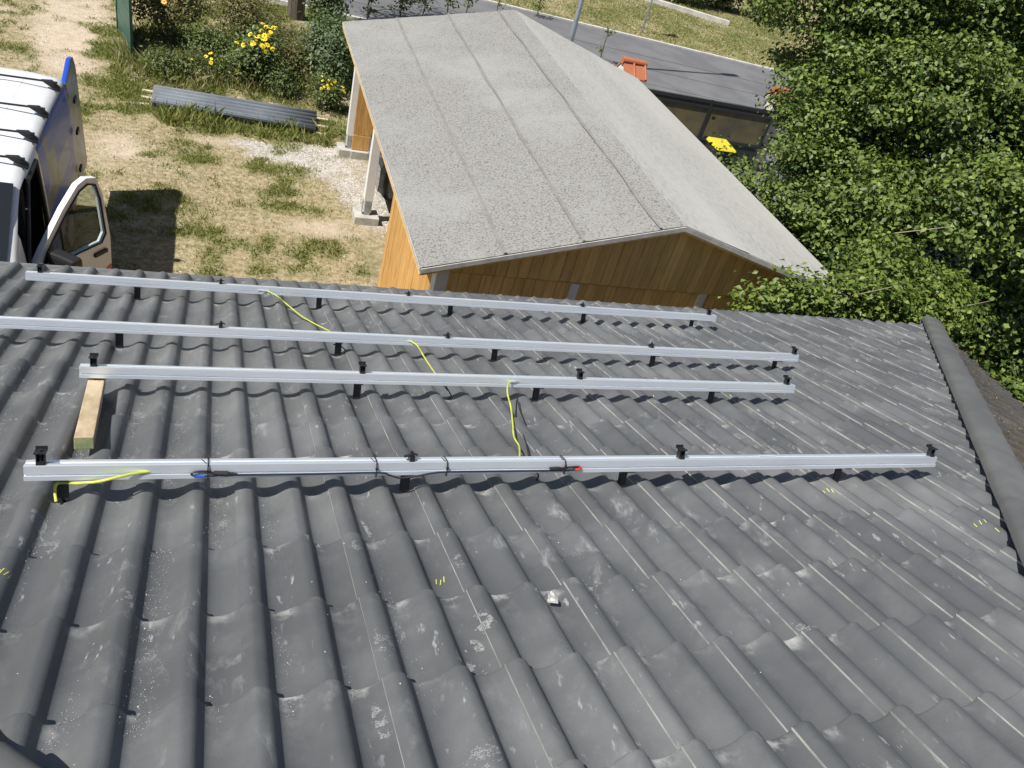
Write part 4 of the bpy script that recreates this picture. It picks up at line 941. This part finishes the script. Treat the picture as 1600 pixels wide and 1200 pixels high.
# ---------------------------------------------------------------- leaves
def leaves(C, Nn, sz, asp, r, fold=.25):
    n = len(C); d = r.normal(size=(n, 3)); Nn = Nn / (np.linalg.norm(Nn, axis=1, keepdims=True) + 1e-9)
    a = np.cross(Nn, d); a /= np.linalg.norm(a, axis=1, keepdims=True) + 1e-9; c = np.cross(Nn, a); s = sz[:, None]
    V = np.stack([C - a * s * .5, C + c * s * asp * .5 - a * s * .08 + Nn * s * fold * .4, C + a * s * .5 - Nn * s * .12, C - c * s * asp * .5 - a * s * .08 + Nn * s * fold * .4], 1).reshape(-1, 3)
    k = np.arange(n)[:, None] * 4
    F = np.concatenate([k + np.array([[0, 1, 2]]), k + np.array([[0, 2, 3]])], 0); return V, F, a
def crown_points(lobes, n, r, shell=.55, spray=.24, per=22, flat=.5, keep=None):
    lobes = np.array(lobes, float); wt = lobes[:, 3] * lobes[:, 4] + lobes[:, 4] * lobes[:, 5] + lobes[:, 3] * lobes[:, 5]; wt /= wt.sum()
    nc = n // per; L = lobes[r.choice(len(lobes), nc, p=wt)]; d = r.normal(size=(nc, 3)); d /= np.linalg.norm(d, axis=1, keepdims=True)
    rad_ = (shell + (1 - shell) * r.random(nc) ** .6)[:, None] * (1 + .16 * r.normal(size=(nc, 1))); cc = L[:, :3] + d * rad_ * L[:, 3:6]
    C = np.repeat(cc, per, 0) + r.normal(size=(nc * per, 3)) * spray * np.array([1, 1, flat]); N_ = np.repeat(d, per, 0) * .75 + r.normal(size=(nc * per, 3)) * .5 + np.array([0, 0, .75])
    if keep is not None: k = keep(C); C, N_ = C[k], N_[k]
    return C, N_, cc
def sprays(lobes, n, r, lo=.30, hi=.56):       # break big lobes into separate leafy sprays
    out = []
    for l in lobes:
        for q in range(n):
            d = r.normal(size=3); d[2] = d[2] * .8 + .25; d /= np.linalg.norm(d); k = r.uniform(.62, 1.08); s_ = r.uniform(lo, hi) * (l[3] ** .5)
            out.append((l[0] + d[0] * l[3] * k, l[1] + d[1] * l[4] * k, l[2] + d[2] * l[5] * k, s_, s_, s_ * .42))
    return out
def outside_buildings(C):
    x, y, z = C.T
    inroof = (x > 1.35) & (x < 7.02) & (y > .9) & (y < 8.6) & (z < 2.35 + (np.minimum(x, 8.3 - x) - 1.4) * .28)
    hz_ = EZ - .12 - np.maximum(y, 0) * .4 ; hx_ = R1[0]
    s_house = (z < EZ + .25 - np.minimum(y * .39, (hx_ - x) * 0) ) & (y < .25) & (x < hx_ + .2)
    rf = (x > hx_ - 3) & (y < .3) & (z < EZ + .3 + np.maximum(0, (hx_ - x)) * .4) & (x < hx_ + .15)
    return ~(inroof | s_house | rf) & (z > .05)
def limb(b, p, q, r0, r1, r, k=5, wob=.12):
    p, q = np.array(p, float), np.array(q, float); L = np.linalg.norm(q - p); pts = [p + (q - p) * t + r.normal(size=3) * wob * L * .2 * math.sin(math.pi * t) for t in np.linspace(0, 1, k)]; b.tube(pts, list(np.linspace(r0, r1, k)), 8); return pts
def tree(name, label, cat, base, lobes, n, size, m, h, tr, seed, shell=.5, nbig=0, group=None, keep=None, asp=.85, spray=.24, twigs=14, topr=.45, nspray=0, core=0):
    r = np.random.default_rng(seed); base = np.array(base, float); t = thing(name, label, cat, tuple(base), group)
    b = MB(); top = base + np.array([0, 0, h]); limb(b, base - np.array([0, 0, .1]), top, tr, tr * topr, r, 7, .1); b.build('trunk', 'bark', t, smooth=True)
    b = MB()
    for l in lobes: pts = limb(b, base + np.array([0, 0, h * r.uniform(.4, .95)]), np.array(l[:3]) , tr * .38, tr * .12, r, 6, .25)
    b.build('branch', 'bark', t, smooth=True)
    C, N_, cc = crown_points(sprays(lobes, nspray, r) if nspray else lobes, n, r, shell, spray, keep=keep)
    if core: C2, N2, _ = crown_points([(a, b_, c_ - .1, d_ * .95, e_ * .95, f_ * .95) for a, b_, c_, d_, e_, f_ in lobes], core, r, .35, .22, keep=keep); C = np.concatenate([C, C2]); N_ = np.concatenate([N_, N2])
    b = MB()
    for q in range(twigs):
        c_ = cc[r.integers(len(cc))]
        if keep is not None and not keep(c_[None])[0]: continue
        b.tube([c_, c_ + r.normal(size=3) * .12, c_ + r.normal(size=3) * .3], [.008, .006, .003], 5)
    if b.v: b.build('twig', 'twig', t)['kind'] = 'stuff'
    sz = size * r.uniform(.65, 1.25, len(C))
    if nbig:
        P, D = px(C); vis = (P[:, 0] > 0) & (P[:, 0] < 1600) & (P[:, 1] > 0) & (P[:, 1] < 1200) & (D > 1); sc_ = np.where(vis, sz / D, 0); big = np.argsort(-sc_)[:nbig]
        protos = []
        for q in range(8):
            V, F, _ = leaves(np.zeros((1, 3)), np.array([[0, 0, 1.]]), np.array([1.]), asp, np.random.default_rng(q)); me = bpy.data.meshes.new('leaf'); me.from_pydata(V.tolist(), [], F.tolist()); me.materials.append(MT[m]); protos.append(me)
        for q in big:
            o = bpy.data.objects.new('leaf', protos[q % 8]); COL.objects.link(o); o.parent = t; o.location = C[q] - base; o.rotation_euler = Vector(N_[q]).to_track_quat('Z', 'X').to_euler(); o.scale = [sz[q]] * 3
        msk = np.ones(len(C), bool); msk[big] = False; C, N_, sz = C[msk], N_[msk], sz[msk]
    V, F, _ = leaves(C, N_, sz, asp, r); o = fast('crown', V, F, m, t, nper=3); o['kind'] = 'stuff'
    return t
main = [(8.75, 6.3, 4.7, 1.0, 1.0, .9), (9.75, 6.4, 3.6, 1.1, 1.1, 1.1), (8.9, 4.7, 3.2, 1.05, 1., .95), (8.25, 4.0, 2.35, .85, .8, .7), (8.45, 3.1, 2.65, .85, .7, .7), (9.6, 3.3, 3.7, 1.2, 1.1, 1.1), (8.8, 1.5, 3.35, .85, .6, .6),
        (11.0, 2.3, 3.7, 1.3, 1.1, 1.1), (11.5, 4.5, 4.4, 1.5, 1.4, 1.4), (10.0, 4.8, 4.7, 1.2, 1.1, 1.1), (10.9, 6.1, 4.9, 1.5, 1.4, 1.3), (10.6, 6.6, 3.2, 1.4, 1.2, 1.3), (12.8, 5.6, 5.2, 1.6, 1.4, 1.4), (10.2, 2.9, 2.6, .9, .8, .7), (9.55, 5.9, 2.2, .8, .8, .8), (7.95, 3.0, 2.1, .55, .7, .5), (12.0, 3.3, 3.2, 1.3, 1.1, 1.2), (13.2, 4.4, 3.6, 1.3, 1.2, 1.3)]
tree('leafy_tree', 'large dark green broadleaf tree standing right of the carport', 'tree', (10.6, 5.7, 0), main, 200000, .080, 'leaf', 4.2, .17, 21, .62, 170, keep=outside_buildings, twigs=40, asp=.68, spray=.13, nspray=12, core=62000)
dark = [(7.75, 2.2, 1.4, .5, .8, .7), (7.9, 3.8, 1.2, .6, .9, .7), (8.2, 5.6, 1.2, .7, 1., .8), (7.9, 1.35, 1.5, .6, .4, .5), (9.2, 1.9, 1.5, .9, .7, .8), (10.4, 1.9, 1.4, 1.1, .8, .9), (11.9, 2.2, 1.3, 1.3, .9, 1.0), (10.4, .9, .7, 1.0, .5, .6), (12.4, .6, .8, 1.3, .8, .7), (13.6, 1.8, 1.4, 1.2, 1., 1.1)]
tree('leafy_tree', 'lower dark shaded tree beyond the hip end of the house roof', 'tree', (11.4, 2.0, 0), dark, 44000, .085, 'leaf', 1.6, .10, 22, .45, 60, keep=outside_buildings, twigs=20)
near = [(4.98, .48, 2.22, .26, .28, .30), (5.35, .48, 2.36, .40, .3, .36), (5.9, .5, 2.40, .45, .34, .36), (6.45, .5, 2.42, .45, .36, .36), (7.0, .55, 2.30, .45, .38, .34), (7.5, .75, 2.45, .45, .42, .28), (6.9, 1.15, 2.78, .38, .3, .22), (7.9, 1.0, 2.5, .4, .35, .2), (6.3, .5, 1.7, 1.2, .3, .4)]
tree('overhanging_bush', 'bright yellowish green bush squeezed between house eave and carport corner', 'bush', (6.6, .6, 0), near, 17000, .068, 'leaf_bright', 1.7, .06, 23, .5, 130, keep=outside_buildings, spray=.12, twigs=14, asp=.7)
tree('roadside_tree', 'roadside tree whose thick trunk stands in the mown verge', 'tree', (1.38, 16.2, 0), [(1.6, 16.4, 6.4, 1.6, 1.5, 1.3), (.8, 15.8, 5.8, 1.2, 1.2, .9), (2.1, 16.0, 7.1, 1.3, 1.3, 1.1)], 9000, .10, 'leaf', 5.6, .21, 24, .5, topr=.8, twigs=0)
# young trees along the near kerb
sap = [(512, 42, 1.5, .42, 'dense dark sapling at the near kerb beside the carport roof corner', 3200), (573, 24, .9, .14, 'spindly sapling at the kerb, leftmost beyond the carport', 160), (625, 20, 1.0, .32, 'bushy low sapling at the kerb behind the carport', 520), (660, 16, 1.0, .28, 'second bushy sapling at the kerb behind the carport', 420), (697, 14, 1.1, .24, 'third bushy sapling at the kerb behind the carport', 380), (728, 12, 1.0, .22, 'fourth bushy sapling at the kerb behind the carport', 300), (776, 10, .9, .16, 'rightmost sapling at the kerb behind the carport', 160), (838, 24, .8, .2, 'thin sapling on the far verge beside the lamp post', 160), (930, 78, .9, .2, 'bare twiggy sapling rising over the carport roof ridge', 70)]
for x, y, h, rr, lab, n in sap:
    if y > 60: g_ = gp(935, 100)
    elif n == 3200: g_ = gp(508, 68)
    elif x == 838: g_ = gp(838, 28)
    else: g_ = gp(x, y + 12)
    tree('young_tree', lab, 'young tree', (g_[0], g_[1], 0), [(g_[0], g_[1], h * .62, rr, rr, h * .42), (g_[0] + .06, g_[1], h * .9, rr * .6, rr * .6, h * .28)], n, .075, 'shrub', h, .02, 60 + x, .25, group='young trees along the road', spray=.09, twigs=6)

# flower bed shrubs
def shrub(name, label, cat, x, y, lobes, n, size, m, seed, flowers=0, petal='petal', group='flowering shrubs in the bed', asp=.5, fr=(.045, .065), flat_top=True):
    r = np.random.default_rng(seed); g_ = gp(x, y); t = thing(name, label, cat, (g_[0], g_[1], 0), group)
    L = [(g_[0] + a, g_[1] + b_, c_, d_, e_, f_) for a, b_, c_, d_, e_, f_ in lobes]
    C, N_, cc = crown_points(L, n, r, .3, .10, per=12, flat=.9); k = C[:, 2] > .02; C, N_ = C[k], N_[k]; N_[:, 2] += .2
    V, F, _ = leaves(C, N_, size * r.uniform(.6, 1.3, len(C)), asp, r); o = fast('foliage', V, F, m, t, nper=3); o['kind'] = 'stuff'
    b = MB()
    for q in range(14):
        c_ = cc[r.integers(len(cc))]; b.tube([(g_[0] + r.normal() * .08, g_[1] + r.normal() * .08, 0), (c_ + np.array([g_[0], g_[1], 0])) / 2, c_], [.012, .009, .005], 5)
    b.build('stem', 'bark', t)
    if flowers:
        fv = []; ff = []
        for q in range(9): a = q / 9 * 2 * math.pi; k = len(fv); ca, sa = math.cos(a), math.sin(a); fv += [(.12 * ca, .12 * sa, .05), (.6 * ca - .26 * sa, .6 * sa + .26 * ca, .12), (1.0 * ca, 1.0 * sa, -.02), (.6 * ca + .26 * sa, .6 * sa - .26 * ca, .12)]; ff += [(k, k + 1, k + 2), (k, k + 2, k + 3)]
        me = bpy.data.meshes.new('flower'); k = len(fv); fv += [(.25 * math.cos(a), .25 * math.sin(a), .1) for a in np.linspace(0, 2 * math.pi, 7)[:6]] + [(0, 0, .2)]; nf = len(ff); ff += [(k + i, k + (i + 1) % 6, k + 6) for i in range(6)]
        me.from_pydata(fv, [], ff); me.materials.append(MT[petal]); me.materials.append(MT['flower_core'])
        for i, p in enumerate(me.polygons): p.material_index = 1 if i >= nf else 0
        for q in range(flowers):
            l = L[r.integers(len(L))]; d = r.normal(size=3) * .55; d[2] = abs(d[2]) + .5; d[1] -= .5; d /= np.linalg.norm(d); P = np.array(l[:3]) + d * np.array(l[3:6]) * r.uniform(.95, 1.1)
            o = bpy.data.objects.new('flower', me); COL.objects.link(o); o.parent = t; o.location = P - np.array([g_[0], g_[1], 0]); o.scale = [r.uniform(*fr)] * 3; o.rotation_euler = Vector(d + r.normal(size=3) * .3 + np.array([0, -.2, .3])).to_track_quat('Z', 'X').to_euler()
    return t
shrub('flowering_shrub', 'tall loose shrub with faded orange blooms beside the green fence', 'shrub', 262, 78, [(0, 0, .75, .5, .5, .45), (.35, .25, .95, .5, .5, .4), (-.35, .3, .8, .4, .4, .4), (.1, .7, .9, .6, .5, .4)], 5200, .07, 'shrub_dry', 1, 26, 'petal_orange')
shrub('flowering_shrub', 'shrub thick with yellow daisy blooms in the middle of the bed', 'shrub', 400, 135, [(0, 0, .55, .42, .4, .4), (.15, .2, .8, .36, .36, .32), (-.28, .1, .5, .3, .3, .3)], 4200, .075, 'shrub', 2, 34, 'petal')
shrub('flowering_shrub', 'yellow flowered shrub beside the first carport post', 'shrub', 505, 172, [(0, 0, .38, .28, .26, .28), (.2, .1, .3, .22, .22, .22)], 2000, .06, 'shrub', 3, 20, 'petal', fr=(.028, .042))
shrub('flowering_shrub', 'low plant with a few orange and yellow blooms just behind the sheets', 'shrub', 330, 122, [(0, 0, .25, .25, .2, .2), (.5, -.1, .22, .25, .2, .18), (-.3, .1, .2, .2, .2, .16)], 1500, .055, 'shrub', 4, 9, 'petal', fr=(.03, .05))
GS = 'green shrubs without blooms in the bed'
shrub('garden_shrub', 'dark leafy shrub between the two tall flowering shrubs', 'shrub', 318, 100, [(0, 0, .4, .5, .4, .4), (.4, .2, .35, .4, .4, .35)], 4000, .06, 'shrub', 5, group=GS)
shrub('garden_shrub', 'grey green leafy shrub beside the first carport post, behind the yellow blooms', 'shrub', 515, 140, [(0, 0, .6, .45, .4, .5), (-.1, .5, .75, .5, .45, .5), (.1, .9, .8, .45, .45, .5), (.25, .1, .9, .3, .3, .3)], 7000, .08, 'shrub_grey', 6, group=GS)
shrub('garden_shrub', 'tall straw coloured shrub at the back of the bed', 'shrub', 375, 70, [(0, 0, .7, .5, .5, .55), (.4, .3, .6, .5, .5, .5), (-.2, .5, .8, .45, .45, .5)], 5200, .065, 'shrub_dry', 7, group=GS)
shrub('garden_shrub', 'low dark shrub at the foot of the green fence', 'shrub', 255, 118, [(0, 0, .25, .35, .3, .25), (.4, .1, .22, .3, .3, .2)], 2400, .055, 'shrub', 8, group=GS)
shrub('garden_shrub', 'brownish dry shrub in front of the grey green shrub', 'shrub', 455, 118, [(0, 0, .4, .42, .35, .35), (-.35, .3, .4, .35, .35, .3)], 2800, .06, 'shrub_dry', 9, group=GS)
shrub('garden_shrub', 'small leafy shrub on the right of the yellow daisy blooms', 'shrub', 440, 150, [(0, 0, .3, .3, .25, .28)], 1400, .06, 'shrub', 10, group=GS)
HD = 'dark bushes behind the low wall across the road'
for n, (x, y, rr) in enumerate(((1000, -12, 1.5), (1065, 4, 1.5), (1125, 14, 1.3), (1180, 30, 1.0))):
    shrub('hedge_bush', ['leftmost dark bush behind the low wall', 'second dark bush from the left behind the low wall', 'third dark bush from the left behind the low wall', 'small dry bush at the right end of the low wall'][n], 'bush', x, y, [(0, 0, .8, rr, rr * .6, .9), (.6, .3, 1.3, rr * .8, rr * .6, .8)], 4200, .16, 'shrub' if n < 3 else 'shrub_dry', 30 + n, group=HD)
g_ = gp(447, 128); b = MB(); b.box((g_[0] - .12, g_[1] - .06, 0), (g_[0] + .12, g_[1] + .06, .14)); tag(b.build('brick_block', 'brick', None, bevel=.006, origin=(g_[0], g_[1], 0)), 'single pinkish brick standing in the flower bed', 'brick')

# ---------------------------------------------------------------- grass, weeds, stones
def blades(n, box, dens, hgt, m, name, label, seed, wid=.006, lean=.5, zoff=0.):
    r = np.random.default_rng(seed); X = r.uniform(box[0], box[1], n); Y_ = r.uniform(box[2], box[3], n); p = dens(X, Y_); k = r.random(n) < p; X, Y_, p = X[k], Y_[k], p[k]
    h = hgt * r.uniform(.4, 1.3, len(X)) * (.5 + .5 * p); a = r.uniform(0, 2 * math.pi, len(X)); L = r.normal(0, lean, (len(X), 2)) * h[:, None]
    P = np.c_[X, Y_, (fbm(X, Y_, .9) - .5) * .05 + zoff - .01]; w_ = np.c_[np.cos(a), np.sin(a), 0 * a] * (wid * r.uniform(.7, 1.6, len(X)))[:, None]
    V = np.stack([P - w_, P + w_, P + np.c_[L * .45, h * .65] + w_ * .7, P + np.c_[L, h]], 1).reshape(-1, 3); k = np.arange(len(X))[:, None] * 4
    F = np.concatenate([k + np.array([[0, 1, 2]]), k + np.array([[0, 2, 3]])], 0); o = fast(name, V, F, m, nper=3); return tag(o, label, 'grass', kind='stuff')
offroad = lambda X, Y_: ((X * RN[0] + Y_ * RN[1] < near_off - .2) | (X * RN[0] + Y_ * RN[1] > far_off + .2)) & ~((X > 6.8) & (Y_ < 15.4)) & ~((X > 1.7) & (X < 6.8) & (Y_ < 8.5))
blades(300000, (-6, 3.2, 3.4, 17), lambda X, Y_: np.clip(cover(X, Y_)[0] + .10 * (1 - cover(X, Y_)[1]) * (1 - cover(X, Y_)[2]) * (fbm(X, Y_, 4.) > .45), 0, 1) * offroad(X, Y_), .075, 'grass', 'grass', 'green grass and weeds growing in patches on the yard', 41, .006)
blades(120000, (-6, 3.2, 3.4, 17), lambda X, Y_: np.clip(.42 - cover(X, Y_)[1] * .4 - cover(X, Y_)[2] * .4, .03, 1) * .7 * offroad(X, Y_), .05, 'straw', 'dry_grass', 'dry straw coloured grass across the yard', 42, .005, .8)
bedm = lambda X, Y_: np.clip(blobs([(350, 105, 2.0, 1.3, 1.), (480, 95, .9, 1.4, 1.)], X, Y_) * (.4 + fbm(X, Y_, 1.6)) - .1, 0, 1) * offroad(X, Y_)
blades(26000, (-2.2, 3.0, 9.6, 15.5), bedm, .34, 'grass', 'tall_grass', 'tall green grass between the shrubs of the bed', 51, .007, .35)
blades(20000, (-2.2, 3.0, 10.4, 16), bedm, .38, 'straw', 'tall_grass', 'tall dry grass between the shrubs of the bed', 52, .006, .4)
blades(2600, (-1.5, 1.6, 8.6, 9.3), lambda X, Y_: np.clip(fbm(X, Y_, 3.) * 2 - .7, 0, 1), .24, 'grass', 'weeds', 'tall weeds in front of the corrugated sheets', 53, .010, .4)
blades(50000, (4, 24, 21, 31), lambda X, Y_: .6 * offroad(X, Y_), .07, 'straw', 'dry_grass', 'mown half dry lawn across the road', 43, .012, .7)
blades(90000, (4, 24, 21, 31), lambda X, Y_: np.clip(fbm(X, Y_, .6) * 2 - .25, 0, 1) * offroad(X, Y_), .07, 'grass', 'grass', 'greener grass on the lawn across the road', 44, .012, .7)
r = np.random.default_rng(45); X = r.uniform(-4, 2.6, 60000); Y_ = r.uniform(3.4, 15, 60000); cv = cover(X, Y_); k = r.random(60000) < np.clip(cv[2] * .95 + cv[1] * .06 + .006, 0, 1) * (1 - cv[0]); X, Y_ = X[k], Y_[k]; s = (.008 + .02 * r.random(len(X)) ** 2.2)[:, None]
P = np.c_[X, Y_, (fbm(X, Y_, .9) - .5) * .05]; a = r.uniform(0, 6.28, len(X)); e1 = np.c_[np.cos(a), np.sin(a), 0 * a] * s; e2 = np.c_[-np.sin(a), np.cos(a), 0 * a] * s * r.uniform(.5, 1, (len(X), 1)); e3 = np.array([0, 0, 1.]) * s * .7
V = np.stack([P + e1, P + e2, P - e1, P - e2, P + e3 + e1 * .3, P + e3 - e2 * .4], 1).reshape(-1, 3); kk = np.arange(len(X))[:, None] * 6
F = np.concatenate([kk + np.array([q]) for q in ([0, 1, 4], [1, 2, 4], [2, 5, 4], [2, 3, 5], [3, 0, 5], [0, 4, 5])], 0); tag(fast('gravel', V, F, 'stone', nper=3), 'pale gravel stones in front of the carport', 'gravel', kind='stuff')
# leaf litter on the roof face beyond the hip
r = np.random.default_rng(46); C = []; 
for q in range(500):
    qq = r.uniform(2.0, qs); yh = float(A[1]) + (qq * cR) / .955 * CT; yy = yh - abs(r.normal(0, .5)) - .12; C.append(right_face(qq, yy, .02))
V, F, _ = leaves(np.array(C), r.normal(size=(len(C), 3)) * .4 + np.array([.3, 0, 1]), r.uniform(.008, .02, len(C)), .6, r); tag(fast('leaf_litter', V, F, 'litter', nper=3), 'dry leaf litter lying on the brown roof face beyond the hip', 'leaf litter', kind='stuff')
